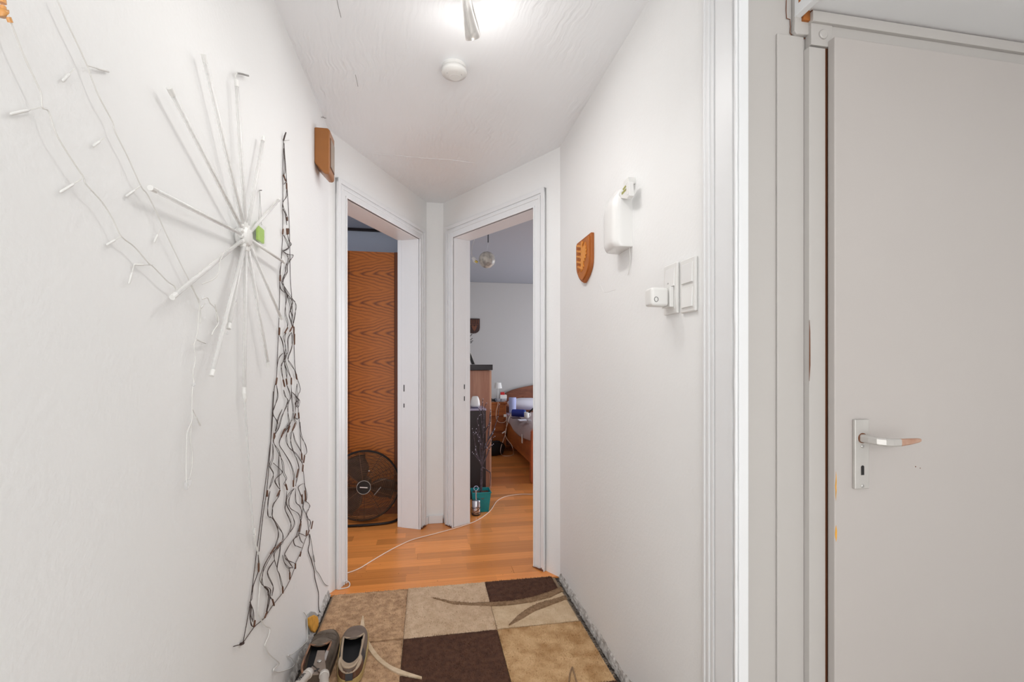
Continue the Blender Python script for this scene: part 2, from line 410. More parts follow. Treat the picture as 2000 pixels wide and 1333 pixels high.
# walls of the far rooms
b = MB().box(.02, .09, 3.72, 7.0, -.006, HC); struct(b.build('wall_partition', M['greywall']), 'grey partition between the two far rooms')
b = MB().box(-2.8, .02, 4.45, 4.55, -.006, HC)
struct(b.build('wall_side_room_back', M['sidewall']), 'grey-blue back wall of the side room above the wardrobe')
b = MB().box(-2.8, -2.7, 2.2, 4.45, -.006, HC); struct(b.build('wall_side_room_left', M['greywall']))
b = MB().box(-2.8, -.64, 2.1, 2.2, -.006, HC); struct(b.build('wall_side_room_front', M['greywall']))
b = MB().box(.02, 3.5, 7.0, 7.1, -.006, HC); struct(b.build('wall_bedroom_back', M['greywall']), 'plain grey back wall of the bedroom')
b = MB().box(3.4, 3.5, 2.5, 7.0, -.006, HC); struct(b.build('wall_bedroom_right', M['greywall']))
b = MB().box(.865, 3.5, 2.4, 2.5, -.006, HC); struct(b.build('wall_bedroom_front', M['greywall']))
# walls round the camera
b = MB().box(-.64, 2.4, -1.6, -1.5, -.008, HC); struct(b.build('wall_behind', M['wall']))
b = MB().box(2.3, 2.4, -1.5, 1.12, -.008, HC); struct(b.build('wall_entrance_right', M['wall']))
b = MB().box(XR, 2.3, 1.012, 1.12, -.008, HC).build('wall_right_return', M['framewhite'])
struct(b, 'white wall end with the flush door')
# dark cornice gap in the side room
struct(MB().box(-2.7, .02, 4.425, 4.45, HC - .022, HC).build('trim_6', M['darkcab']), 'dark line where the side room wall meets its ceiling')

# ------------------------------------------------------------------ door casings (architraves) and linings
def casing(name, f, s0, s1, top, w, label, depth, flip, plates):
    b = MB(); H = top
    def vert(sa, sgn):                                              # sa = inner edge, grows outwards with sgn
        for a, c, th in ((0, w, .012), (0, .010, .018), (w * .45, w * .62, .017), (w * .72, w, .022)):
            x0, x1 = sorted((sa + sgn * a, sa + sgn * c)); b.box(x0, x1, -th, .0, 0, H + c, f)
    vert(s0, -1); vert(s1, 1)
    for a, c, th in ((0, w, .0115), (0, .010, .0175), (w * .45, w * .62, .0165), (w * .72, w, .0215)):
        b.box(s0 - c, s1 + c, -th, .0, H + a, H + c, f)
    o = b.build(name, M['trim'], None, bevel=.002); struct(o, label)
    j = MB()
    for sa, sg in ((s0, -1), (s1, 1)):
        x0, x1 = sorted((sa, sa + sg * .014)); j.box(x0, x1, -.008, depth - .035, 0, top + .013, f)
        x0, x1 = sorted((sa + sg * .004, sa + sg * .014)); j.box(x0, x1, depth - .033, depth, 0, top + .009, f)
    j.box(s0, s1, -.008, depth - .035, top, top + .013, f); j.box(s0, s1, depth - .033, depth, top + .004, top + .013, f)
    j.build('jamb_lining', M['trim'], o, bevel=.0015)
    for (za, zb, m_) in plates:
        x0, x1 = s1 - .0015, s1 + .003
        MB().box(x0, x1, depth - .060, depth - .053, za, zb, f).build('strike_slot', M['steel' if m_ else 'black'], o)
    return o
casing('trim_1', fA, .140, 1.013, 2.152, .085, 'white stepped door casing of the left doorway', .175, 0, ((1.02, 1.07, 0), (.90, .93, 0)))
casing('trim_2', fB, .207, 1.082, 2.172, .095, 'white stepped door casing of the right doorway', .150, 0, ((1.035, 1.07, 0), (.945, .98, 0)))
# paint chips and dark gaps at the feet of the casings
def chips(f, spans, parent_label, name):
    b = MB()
    for s0, s1, t in spans:
        n = max(3, int((s1 - s0) / .012)); top = [random.uniform(.004, .022) for _ in range(n + 1)]
        for i in range(n):
            a = s0 + (s1 - s0) * i / n; c = s0 + (s1 - s0) * (i + 1) / n
            b.prism([f(a, t, 0), f(c, t, 0), f(c, t, top[i + 1] * .6), f(a, t, top[i])], (f(0, -.0015, 0) - f(0, 0, 0)))
    return struct(b.build(name, M['crack']), parent_label)
chips(fA, ((1.015, 1.095, -.022),), 'chipped dark foot of the left doorway casing', 'trim_7')
chips(fB, ((.115, .205, -.022), (1.085, 1.17, -.022)), 'chipped dark foot of the right doorway casing', 'trim_8')
# skirting on the narrow strip of wall
b = MB().box(.006, .117, 3.612, 3.628, 0, .062); struct(b.build('baseboard_far', M['trim'], bevel=.003), 'short white skirting piece between the doorways')
b = MB().prism([Z(.004, 3.612, 0), Z(.004, 3.612, .058), Z(-.035, 3.570, .050), Z(-.035, 3.570, 0)], (-.012, .008, 0)); struct(b.build('baseboard_far_left', M['trim'], bevel=.002), 'slanting short skirting piece beside the left casing')
chips(lambda s, t, z: Z(.112, 3.6105, 0) + Z(s, t, z * 2.6), ((0, .006, 0),), 'open dark joint at the end of the short skirting piece', 'trim_9')

# ragged plaster where the skirting has been torn off
def ragged(name, x, sgn, y0, y1, label, hgt=.045):
    b = MB(); ny = int((y1 - y0) / .008); nz = 6; vs = []; fs = []
    for i in range(ny + 1):
        yy = y0 + (y1 - y0) * i / ny
        h = hgt + .016 * noise.noise(Vector((yy * 9, 3.1 * sgn, 0))) + random.uniform(-.003, .003)
        for k in range(nz + 1):
            t = k / nz; d = .002 + (.011 * (1 - t) ** .8) + (.006 * noise.noise(Vector((yy * 60, t * 5, 7))) if k < nz else -.002)
            vs.append((x + sgn * max(d, -.001), yy, -.004 + h * t))
    for i in range(ny):
        for k in range(nz):
            a = i * (nz + 1) + k; fs.append((a, a + 1, a + nz + 2, a + nz + 1))
    b.add(vs, fs); return struct(b.build(name, M['mortar'], solid=.004), label)
ragged('baseboard_right', XR, -1, 1.03, 2.555, 'ragged broken plaster edge along the foot of the right wall', .038)
ragged('baseboard_left', XL, 1, .87, 2.59, 'ragged broken plaster edge along the foot of the left wall', .034)

# casing at the near end of the right wall
b = MB()
for y0, y1, th in ((1.004, 1.148, .0105), (1.004, 1.016, .0150), (1.016, 1.086, .0165), (1.096, 1.108, .0140), (1.116, 1.128, .0135), (1.138, 1.148, .0125)):
    b.box(XR - th, XR, y0, y1, -.008, HC)
b.box(XR - .012, XR + .015, .998, 1.012, -.008, HC)
struct(b.build('trim_3', M['trim'], bevel=.003, seg=3), 'white grooved vertical casing at the near end of the right wall')
# bead down the outer corner with flaking paint
b = MB(); pts = []
for i in range(60):
    z = HC * i / 59; pts.append((XR - .018 + .0015 * noise.noise(Vector((z * 9, 0, 0))), 1.0, z))
b.tube(pts, [.0045 + .0018 * noise.noise(Vector((i * .8, 2, 0))) for i in range(60)], 6)
struct(b.build('trim_10', M['trim'], smooth=True), 'lumpy painted corner bead of the near casing')
# second board beside the door frame: seam
b = MB().box(.844, .9185, 1.006, 1.012, -.008, 2.035); struct(b.build('trim_4', M['framewhite'], bevel=.0015), 'flat white board between wall corner and door frame')

# ------------------------------------------------------------------ door frame and flush door on the right
FX0, FX1 = .919, .967
zc = onY(1596, 92, .991).z
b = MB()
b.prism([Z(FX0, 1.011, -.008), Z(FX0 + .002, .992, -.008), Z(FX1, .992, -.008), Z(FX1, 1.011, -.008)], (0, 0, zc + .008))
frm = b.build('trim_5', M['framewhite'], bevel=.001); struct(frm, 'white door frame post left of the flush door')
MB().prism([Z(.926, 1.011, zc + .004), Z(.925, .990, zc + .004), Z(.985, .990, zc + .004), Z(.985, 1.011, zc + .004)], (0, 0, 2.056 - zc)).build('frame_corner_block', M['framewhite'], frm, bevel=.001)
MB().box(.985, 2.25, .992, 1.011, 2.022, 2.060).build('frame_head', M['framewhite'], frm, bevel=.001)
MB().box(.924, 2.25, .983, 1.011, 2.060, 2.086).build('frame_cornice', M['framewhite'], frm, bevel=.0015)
MB().box(.925, 2.25, .988, 1.011, 2.086, 2.0895).build('open_joint', M['crack'], frm)
MB().box(.905, .9235, .992, 1.0115, 2.066, 2.092).build('bare_wood_gap', M['brownwood'], frm)
hc = onY(1607, 68, .990)
MB().lathe([(.0115, 0), (.0115, .003), (.0095, .0045)], hc, (0, -1, 0), 20).build('hinge_cover', M['framewhite'], frm, smooth=False)
MB().prism([Z(FX0 + .0022, .9915, 1.18), Z(FX0 + .0050, .9915, 1.22), Z(FX0 + .0045, .9915, 1.30), Z(FX0 + .0026, .9915, 1.33)], (-.0015, -.0006, 0)).build('paint_crack', M['crack'], frm)
MB().box(FX1, FX1 + .012, .997, 1.011, -.008, 2.02).build('door_gap', M['crack'], frm)
# a jagged filler crack across the wall above
b = MB()
pts = [onY(*p, 1.0095) for p in ((1536, 0), (1535.5, 20), (1536.5, 36), (1543, 38), (1544, 52), (1543, 64), (1548, 72), (1557, 74), (1562, 77), (1567, 74), (1573.5, 75.5))]
b.tube(pts, .0011, 4); struct(b.build('trim_11', M['crack']), 'jagged crack in the filler beside the door frame head')
b = MB().prism([onY(*p, 1.0105) for p in ((1546, -70), (1546, 34), (1545, 66), (1550, 73), (1573, 74), (1573, 36), (1573, -70))], (0, -.012, 0))
struct(b.build('trim_12', M['framewhite'], bevel=.002), 'patch of white filler above the door frame corner')

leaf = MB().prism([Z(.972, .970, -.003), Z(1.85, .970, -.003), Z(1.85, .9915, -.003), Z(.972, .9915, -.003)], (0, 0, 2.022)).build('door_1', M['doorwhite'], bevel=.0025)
struct(leaf, 'closed white flush door on the right with a metal lever handle')
DY = .970
# scuffed leading edge with bare wood
def sliver(z0, z1, x0, x1, m, name, y=DY - .0006):
    n = 7; L = []; R = []
    for i in range(n):
        t = i / (n - 1); z = z0 + (z1 - z0) * t; wd = math.sin(PI * t) * (x1 - x0) / 2; c = (x0 + x1) / 2 + random.uniform(-.0006, .0006)
        L.append(Z(c - wd, y, z)); R.append(Z(c + wd, y, z))
    MB().prism(L + R[::-1], (0, .0009, 0)).build(name, m, leaf)
sliver(.79, .83, .973, .978, M['foam'], 'bare_wood_chip'); sliver(.89, .96, .9735, .9765, M['foam'], 'bare_wood_chip')
MB().lathe([(.0013, 0), (.0013, .0008)], onY(1788, 912, DY), (0, -1, 0), 8).build('nick', M['crack'], leaf)
MB().lathe([(.0011, 0), (.0011, .0008)], onY(1797, 915, DY), (0, -1, 0), 8).build('nick', M['crack'], leaf)
P0 = onY(1664, 820, DY); P1 = onY(1692, 955, DY)
px0, px1, pz1, pz0 = P0.x, onY(1692, 955, DY).x, onY(1676, 819, DY).z, onY(1680, 954, DY).z
plate = MB().box(px0, px1, DY - .009, DY, pz0, pz1).build('handle_plate', M['alu'], leaf, bevel=.0025, seg=3)
pcx = (px0 + px1) / 2; hz = onY(1679, 852, DY).z - .004
for zz in (onY(1678, 871, DY).z, onY(1680, 948, DY).z):
    s = MB().lathe([(.0042, 0), (.0042, .0012), (.003, .0020)], (pcx, DY - .009, zz), (0, -1, 0), 14).build('plate_screw', M['steel'], plate, smooth=False)
kz = onY(1679, 918, DY).z
b = MB().lathe([(.0045, 0), (.0045, .0006)], (pcx, DY - .009, kz + .008), (0, -1, 0), 14); b.box(pcx - .0042, pcx + .0042, DY - .0097, DY - .009, kz - .011, kz + .006)
b.build('keyhole', M['black'], plate)
MB().lathe([(.0125, 0), (.0125, .001)], (pcx, DY - .009, hz), (0, -1, 0), 20).build('spindle_collar', M['crack'], plate, smooth=False)
# lever: squarish neck coming out of the plate, then a flat tapering bar to the right
def path_sections(path, sect):
    for i, p in enumerate(path):
        a = path[i] - path[i - 1] if i else path[1] - path[0]; b_ = path[i + 1] - path[i] if i < len(path) - 1 else a
        yield p, sect[i], (a.normalized() + b_.normalized()).normalized()
def bar(path, sect, mb):
    vs = []; fs = []; n = 8
    for p, (hw, hh), d in path_sections(path, sect):
        side = Vector((-d.y, d.x, 0)).normalized()
        for k in range(n):
            a = 2 * PI * (k + .5) / n; c1 = math.copysign(abs(math.cos(a)) ** .55, math.cos(a)); c2 = math.copysign(abs(math.sin(a)) ** .55, math.sin(a))
            vs.append(p + side * c1 * hw + Vector((0, 0, c2 * hh)))
    m_ = len(path)
    for i in range(m_ - 1):
        for k in range(n): fs.append((i * n + k, i * n + (k + 1) % n, (i + 1) * n + (k + 1) % n, (i + 1) * n + k))
    fs += [tuple(range(n)), tuple(range((m_ - 1) * n, m_ * n))]
    return mb.add(vs, fs)
hy = DY - .009
lp = [Z(pcx, hy, hz), Z(pcx + .001, hy - .020, hz - .001), Z(pcx + .004, hy - .036, hz - .002), Z(pcx + .013, hy - .046, hz - .003), Z(pcx + .026, hy - .050, hz - .004), Z(pcx + .050, hy - .050, hz - .004)]
ls = [(.0095, .010)] * 2 + [(.009, .010), (.0075, .0098), (.006, .0095), (.0052, .009)]
lev = bar(lp, ls, MB()).build('lever', M['alu'], leaf, smooth=False, bevel=.001)
lp2 = [lp[-1], Z(pcx + .075, hy - .049, hz - .003), Z(pcx + .105, hy - .047, hz - .001), Z(pcx + .112, hy - .0465, hz - .0005)]
bar(lp2, [(.0052, .009), (.005, .0078), (.0045, .0052), (.003, .0035)], MB()).build('lever_grip', M['worn'], lev, bevel=.001)

# ------------------------------------------------------------------ loft cupboard above the door
lc = thing('loft_cupboard', (1.57, .7, 2.08), 'white loft cupboard hanging under the ceiling in front of the flush door', 'cupboard')
MB().box(.886, .904, .42, 1.0, 2.075, HC - .002).build('side_panel', M['trim'], lc, bevel=.0015)
MB().box(.904, 2.28, .42, 1.008, 2.0905, 2.110).build('bottom_panel', M['trim'], lc)
MB().box(.904, 1.58, .402, .42, 2.085, HC - .004).build('cupboard_door', M['trim'], lc, bevel=.002)
MB().box(1.584, 2.28, .402, .42, 2.085, HC - .004).build('cupboard_door', M['trim'], lc, bevel=.002)
MB().box(.8852, .886, .980, .986, 2.100, 2.30).build('bare_joint', M['brownwood'], lc)

# ================================================================== RUG
RT = .012
rug = thing('rug', (.1, 1.75, -.008), 'beige and dark brown patchwork pile rug filling the hall floor', 'rug')
MB().box(-.495, .712, .9, 2.572, -.008, .002).build('rug_backing', mat('rug_backing', (150, 128, 104), .9), rug)
RM = {'tan': mat('tan_pile', (206, 170, 134), .95, vscale=34, rgb2=(170, 136, 104)),
      'sand': mat('sand_pile', (216, 190, 162), .95, rgb2=(198, 170, 140), vscale=28),
      'cream': mat('cream_pile', (218, 194, 162), .95, rgb2=(202, 174, 140), vscale=20),
      'brown': mat('brown_pile', (92, 60, 43), .95, rgb2=(74, 46, 32), vscale=40),
      'ochre': mat('ochre_pile', (212, 176, 132), .95, rgb2=(178, 138, 92), vscale=16),
      'olive': mat('olive_pile', (160, 130, 100), .95, rgb2=(134, 106, 78), vscale=60),
      'pale': mat('pale_pile', (222, 200, 172), .95, rgb2=(206, 182, 150), vscale=30)}
def pile(name, m, x0, x1, ylo, yhi, dens=34000, step=.012, h=RT, tuft=.006):
    vs = []; fs = []; nx = max(2, int((x1 - x0) / step)); ymid = yhi((x0 + x1) / 2) - ylo((x0 + x1) / 2); ny = max(1, int(abs(ymid) / step))
    for i in range(nx + 1):
        x = x0 + (x1 - x0) * i / nx; a, b_ = ylo(x), yhi(x)
        for j in range(ny + 1):
            y = a + (b_ - a) * j / ny; edge = min(i, nx - i, j, ny - j)
            z = h + .0015 * noise.noise(Vector((x * 30, y * 30, 3))) - (.0025 if edge == 0 else 0)
            vs.append((x, y, z))
    for i in range(nx):
        for j in range(ny):
            a = i * (ny + 1) + j; fs.append((a, a + ny + 1, a + ny + 2, a + 1))
    n0 = len(vs)
    ring = [i * (ny + 1) for i in range(nx + 1)] + [nx * (ny + 1) + j for j in range(1, ny + 1)] + [i * (ny + 1) + ny for i in range(nx - 1, -1, -1)] + [j for j in range(ny - 1, 0, -1)]
    for k in ring: vs.append((vs[k][0], vs[k][1], .001))
    L = len(ring)
    for k in range(L): fs.append((ring[k], n0 + k, n0 + (k + 1) % L, ring[(k + 1) % L]))
    area = abs(x1 - x0) * abs(ymid)
    for _ in range(int(area * dens)):
        x = random.uniform(x0, x1); a, b_ = ylo(x), yhi(x); y = random.uniform(a, b_)
        if y < 1.6: continue
        q = random.uniform(0, 6.28); r = random.uniform(.0009, .0018); hh = random.uniform(.3, 1) * tuft; k = len(vs)
        lx, ly = random.uniform(-.004, .004), random.uniform(-.004, .004)
        for e in range(3): vs.append((x + r * math.cos(q + e * 2.094), y + r * math.sin(q + e * 2.094), h - .002))
        vs.append((x + lx, y + ly, h + hh)); fs += [(k, k + 1, k + 3), (k + 1, k + 2, k + 3), (k + 2, k, k + 3)]
    b = MB(); b.add(vs, fs); return b.build(name, m, rug)
c_ = lambda v: (lambda x: v)
g = .0012
# ribbon outlines measured on the rug (floor metres)
def fl_(pts): return [onZ(px, py, RT + .004) for px, py in pts]
def interp(P):
    P = sorted(P, key=lambda p: p.x)
    def f(x):
        if x <= P[0].x: return P[0].y
        for a, b_ in zip(P, P[1:]):
            if x <= b_.x: return a.y + (b_.y - a.y) * (x - a.x) / (b_.x - a.x)
        return P[-1].y
    return f
R1t = fl_([(845, 1167), (885, 1174), (920, 1177), (953, 1176), (1000, 1173), (1040, 1166), (1070, 1156), (1096, 1146)])
R1b = fl_([(845, 1168), (885, 1180), (920, 1182), (953, 1183), (1000, 1180), (1040, 1174), (1075, 1165), (1098, 1154)])
f1t, f1b = interp(R1t), interp(R1b)
R2t = fl_([(994, 1221), (1010, 1203), (1030, 1188), (1052, 1177), (1080, 1170), (1104, 1163)])
R2b = fl_([(996, 1221), (1022, 1207), (1045, 1193), (1062, 1187), (1085, 1178), (1106, 1170)])
f2t, f2b = interp(R2t), interp(R2b)
xs = [-.495, -.107, .311, .712]; YS = 2.10; YT = 2.57; YB = 1.68
pile('pile_block', RM['tan'], xs[0] + .01, xs[1] - g, c_(YS + .01), c_(YT - .004))
pile('pile_block', RM['sand'], xs[1] + g, xs[2] - g, c_(YS + g), c_(YT))
pile('pile_block', RM['brown'], xs[2] + g, xs[3] - .02, lambda x: f1t(x) + .002, c_(YT + .002), tuft=.005)
pile('pile_block', RM['cream'], xs[2] + g, xs[3] - .01, c_(YS + .006), lambda x: f1b(x) - .002, tuft=.004, dens=26000)
pile('pile_block', RM['brown'], xs[1] + g, xs[2] - g, c_(YB), c_(YS - g), tuft=.005)
pile('pile_block', RM['tan'], xs[0] + .01, xs[1] - g, c_(YB), c_(YS - g * 2))
pile('pile_block', RM['ochre'], xs[2] + g, xs[3] - .005, c_(YB), c_(YS - g))
for i, k in ((0, 'sand'), (1, 'ochre'), (2, 'brown')):
    pile('pile_block', RM[k], xs[i] + g, xs[i + 1] - g, c_(YB - .42), c_(YB - g), step=.03)
pile('pile_ribbon', RM['olive'], R1t[0].x, R1t[-1].x, f1b, f1t, dens=50000, h=RT + .0035, tuft=.004)
pile('pile_ribbon', RM['olive'], R2t[0].x, R2t[-1].x, f2b, f2t, dens=50000, h=RT + .004, tuft=.004)
R3a = fl_([(708, 1204), (704, 1222), (708, 1240), (716, 1262), (730, 1283), (750, 1301), (780, 1317), (824, 1326)])
R3b = fl_([(710, 1204), (712, 1222), (716, 1243), (727, 1264), (742, 1284), (762, 1300), (790, 1312), (824, 1323)])
b = MB(); n = len(R3a)
sa = spline(R3a, 6); sb = spline(R3b, 6)
for i in range(len(sa) - 1): b.prism([Z(sa[i].x, sa[i].y, .004), Z(sb[i].x, sb[i].y, .004), Z(sb[i + 1].x, sb[i + 1].y, .004), Z(sa[i + 1].x, sa[i + 1].y, .004)], (0, 0, .0135))
b.build('pile_ribbon', RM['pale'], rug)
for pts in (((1111, 1333), (1113, 1318), (1117, 1304)), ((1126, 1333), (1122, 1318), (1118, 1304))):
    MB().tube(spline(fl_(pts), 5), .003, 5).build('pile_groove', RM['olive'], rug)
b = MB()                                                             # loose frayed fibres at the right edge
for _ in range(260):
    y = random.uniform(1.65, 2.5); x = .705 + random.uniform(-.01, .006); L = random.uniform(.008, .022)
    b.tube([Z(x, y, .008), Z(x + L * .6, y + random.uniform(-.008, .008), .010), Z(x + L, y + random.uniform(-.012, .012), .001)], .0006, 3)
tag(b.build('frayed_edge', mat('grey_fibre', (150, 138, 124), .95), rug), kind='stuff')
# dust and crumbs on rug and laminate
b = MB()
for _ in range(70):
    x, y = random.uniform(-.4, .66), random.uniform(1.75, 3.0); z = RT + .006 if y < 2.56 else .0004; r = random.uniform(.001, .0028)
    b.add([(x + r * random.uniform(.6, 1.4), y, z), (x, y + r, z), (x - r, y, z), (x, y - r * random.uniform(.5, 1.2), z), (x, y, z + r * .8)], [(0, 1, 4), (1, 2, 4), (2, 3, 4), (3, 0, 4)])
o = b.build('crumbs', M['crack']); tag(o, 'tiny dark crumbs and dust scattered over rug and laminate', 'crumbs', kind='stuff')

# ================================================================== SHOES
def shoe(heel, toe, wid, height, label, mu, ms, inner, parts, lean=0, squash=0):
    H = Vector((*heel, 0)); T = Vector((*toe, 0)); ax = (T - H); L = ax.length; ax.normalize(); sd = Vector((ax.y, -ax.x, 0))
    base = RT + .007
    root = thing('shoe', (H + T) / 2 + Vector((0, 0, base)), label, 'shoe', None)
    def wd(t):
        a = max(0., min(1., t))
        e = max(0., 1 - (1 - min(a / .16, 1)) ** 2) ** .5 if a < .16 else 1
        k = max(0., 1 - max(0, (a - .70) / .30) ** 2.3) ** .5 if a > .70 else 1
        return wid / 2 * (.78 + .22 * math.sin(PI * min(1, max(0, a * 1.05 - .1)) ** 1.1)) * e * k
    def ht(t): return height * (1.0 if t < .2 else 1.0 - .30 * ((t - .2) / .8) ** 1.2) * (1 - .55 * max(0, (t - .72) / .28) ** 2.0)
    def P(t, a, off=0, z0=.022):                                     # a from 0 (sole, side) to pi/2 (ridge)
        s = 1 if a >= 0 else -1; a = abs(a); w_ = wd(t) + off
        hgt = ht(t) - z0
        up = a / (PI / 2)
        if t < .62:                                                  # steep sides round the foot opening
            yy = w_ * (1 - .26 * up ** 1.8); zz = z0 + (hgt + off) * up
        else:
            q = min(1, (t - .62) / .14); q = q * q * (3 - 2 * q)
            yy0 = w_ * (1 - .26 * up ** 1.8); zz0 = z0 + (hgt + off) * up
            yy1 = w_ * max(0., math.cos(a)) ** .75; zz1 = z0 + (hgt + off) * max(0., math.sin(a)) ** .8
            yy = yy0 * (1 - q) + yy1 * q; zz = zz0 * (1 - q) + zz1 * q
        zz -= squash * math.exp(-((t - .55) / .25) ** 2) * (zz / height)
        p = H + ax * (t * L) + sd * (s * yy) + Vector((0, 0, base + zz))
        if lean: p += Vector((-lean * zz, 0, 0))
        return p
    NT, NA = 44, 9
    b = MB(); vs = []; fs = []
    for i in range(NT + 1):
        t = .0 + i / NT
        for s in (-1, 1):
            for k in range(NA + 1):
                am = PI / 2 if t > .74 else (PI / 2 * (1.0 if t < .62 else 1.0))
                vs.append(P(t, s * max(1e-4, am * k / NA)))
    W = 2 * (NA + 1)
    for i in range(NT):
        for s in range(2):
            for k in range(NA):
                a = i * W + s * (NA + 1) + k; fs.append((a, a + 1, a + W + 1, a + W))
        t = (i + .5) / NT
        if t > .62:                                                  # vamp closes over the top
            a = i * W + NA; c2 = i * W + (NA + 1) + NA; m_ = 5
            pass
    b.add(vs, fs)
    # the closed top from vamp line to toe: bridge left and right ridge with an arched strip
    vs = []; fs = []; i0 = int(NT * .60); K = 8
    for i in range(i0, NT + 1):
        t = i / NT; l = P(t, -PI / 2); r = P(t, PI / 2); gap = (r - l).length; arch = gap * .22
        for k in range(K + 1):
            u = k / K; p = l.lerp(r, u); p.z += arch * 4 * u * (1 - u) * .5
            if i == i0: p += ax * (-.028 * (1 - abs(2 * u - 1) ** 2))
            vs.append(p)
    for i in range(NT - i0):
        for k in range(K): a = i * (K + 1) + k; fs.append((a, a + 1, a + K + 2, a + K + 1))
    b.add(vs, fs)
    up = b.build('upper', mu, root, smooth=True, solid=.003, weld=True)
    # sole with rand
    def outline(off, z):
        pts = []
        for i in range(NT + 1): pts.append(H + ax * (i / NT * L) + sd * max(.001, wd(i / NT) + off) + Vector((0, 0, base + z)))
        for i in range(NT, -1, -1): pts.append(H + ax * (i / NT * L) - sd * max(.001, wd(i / NT) + off) + Vector((0, 0, base + z)))
        return pts
    b = MB(); o1 = outline(.004, 0); b.prism(o1, (0, 0, .024)); b.build('sole', ms, root, bevel=.002)
    b = MB(); b.prism([H + ax * L * .5 + (p - H - ax * L * .5) - ax * ((p - H).dot(ax) - L * .5) * .10 for p in outline(-.008, .026)], (0, 0, .004)); b.build('insole', inner, root)
    # collar round the opening
    rim = [P(i / NT, PI / 2, .001) for i in range(i0, 1, -1)] + [P(.02, 0.98 * PI / 2, .002), P(.0, PI / 2, .001), P(.02, -.98 * PI / 2, .002)] + [P(i / NT, -PI / 2, .001) for i in range(2, i0 + 1)]
    cen = [P(.60, PI / 2).lerp(P(.60, -PI / 2), u) + Vector((0, 0, .004)) + ax * (-.026 * (1 - abs(2 * u - 1) ** 2)) for u in (0, .2, .4, .6, .8, 1)]
    MB().tube(spline(rim, 2) + cen[::-1][1:], .0042, 6).build('collar', parts['collar'], root, smooth=True)
    def patch(name, m, t0, t1, a0, a1, off=.0012, side=(-1, 1)):
        for s in side:
            b = MB(); vs = []; fs = []; n1, n2 = 8, 5
            for i in range(n1 + 1):
                for k in range(n2 + 1): vs.append(P(t0 + (t1 - t0) * i / n1, s * (a0 + (a1 - a0) * k / n2), off))
            for i in range(n1):
                for k in range(n2): a = i * (n2 + 1) + k; fs.append((a, a + 1, a + n2 + 2, a + n2 + 1))
            b.add(vs, fs); b.build(name, m, root, smooth=True, solid=.001)
    return root, P, patch, H, ax, sd, base
taupe = mat('taupe_nubuck', (124, 108, 97), .8, bump=.25, bscale=60, var=.15, vscale=14)
worn_t = mat('worn_grey_leather', (122, 110, 98), .75, bump=.9, bscale=40, rgb2=(88, 76, 64), vscale=16)
brn = mat('brown_leather', (104, 68, 48), .55, var=.2, vscale=20)
navy = mat('dark_slate_leather', (58, 60, 66), .55)
beigel = mat('beige_lining', (178, 158, 136), .8)
gum = mat('gum_sole', (186, 160, 104), .6, var=.15, vscale=12)
darki = mat('dark_insole', (26, 26, 30), .8)
dsole = mat('worn_dark_sole', (92, 78, 64), .8, bump=.5, bscale=50)
root, P, patch, H, ax, sd, base = shoe((-.290, 1.812), (-.317, 2.190), .108, .070, 'taupe slip-on shoe with pale heel patch, right one of the pair by the wall', taupe, gum, darki, {'collar': beigel})
patch('heel_panel', brn, .005, .22, .05, PI / 2 * .74)
patch('side_panel', navy, .22, .36, .05, PI / 2 * .94)
b = MB()
vs = []
for k in range(7):
    z = .024 + .026 * k / 6
    for s in (-1, 1): vs.append(H - ax * (.0040) + sd * (s * .013) + Vector((0, 0, base + z)))
b.add(vs, [(2 * i, 2 * i + 1, 2 * i + 3, 2 * i + 2) for i in range(6)]); b.build('heel_stripe', navy, root, solid=.002)
# padded pale heel counter folding inwards
vs = []; fs = []
for i in range(15):
    a = PI * i / 14; sa_ = math.sin(a)
    for k in range(6):
        u = k / 5
        lat = math.cos(a) * (.033 + .012 * u); al = (.070 - .030 * sa_) * (1 - u) + (.052 - .054 * sa_) * u
        vs.append(H + ax * al + sd * lat + Vector((0, 0, base + .078 - .014 * sa_ ** 2 * (1 - u) - .022 * u * sa_ - .006 * u + .004 * math.sin(PI * u))))
for i in range(14):
    for k in range(5): a = i * 6 + k; fs.append((a, a + 1, a + 7, a + 6))
MB().add(vs, fs).build('heel_pad', beigel, root, smooth=True, solid=.004)
MB().tube(spline([P(.58, PI / 2 * .9), P(.56, 1.2) + sd * (-.006), P(.50, 1.4) + Vector((-.008, 0, .003)), P(.47, 1.3) + Vector((-.010, 0, -.010))], 6), .0013, 5).build('loose_thread', beigel, root)
root, P, patch, H, ax, sd, base = shoe((-.418, 1.80), (-.432, 2.180), .108, .070, 'worn crumpled grey-brown shoe against the wall, holding the loppers', worn_t, dsole, darki, {'collar': mat('worn_orange_edge', (176, 128, 98), .8, rgb2=(110, 88, 70), vscale=30)}, lean=.18, squash=.012)
patch('toe_crease', mat('dark_crease', (96, 84, 72), .8, bump=1, bscale=60), .78, .81, .5, PI / 2 * .95, .0015)
patch('toe_crease', mat('dark_crease', (100, 88, 76), .8, bump=1, bscale=60), .68, .70, .6, PI / 2 * .95, .0015)
patch('inner_lining', mat('rust_lining', (150, 84, 62), .8, var=.3, vscale=30), .10, .30, PI / 2 * .75, PI / 2 * .97, -.004)

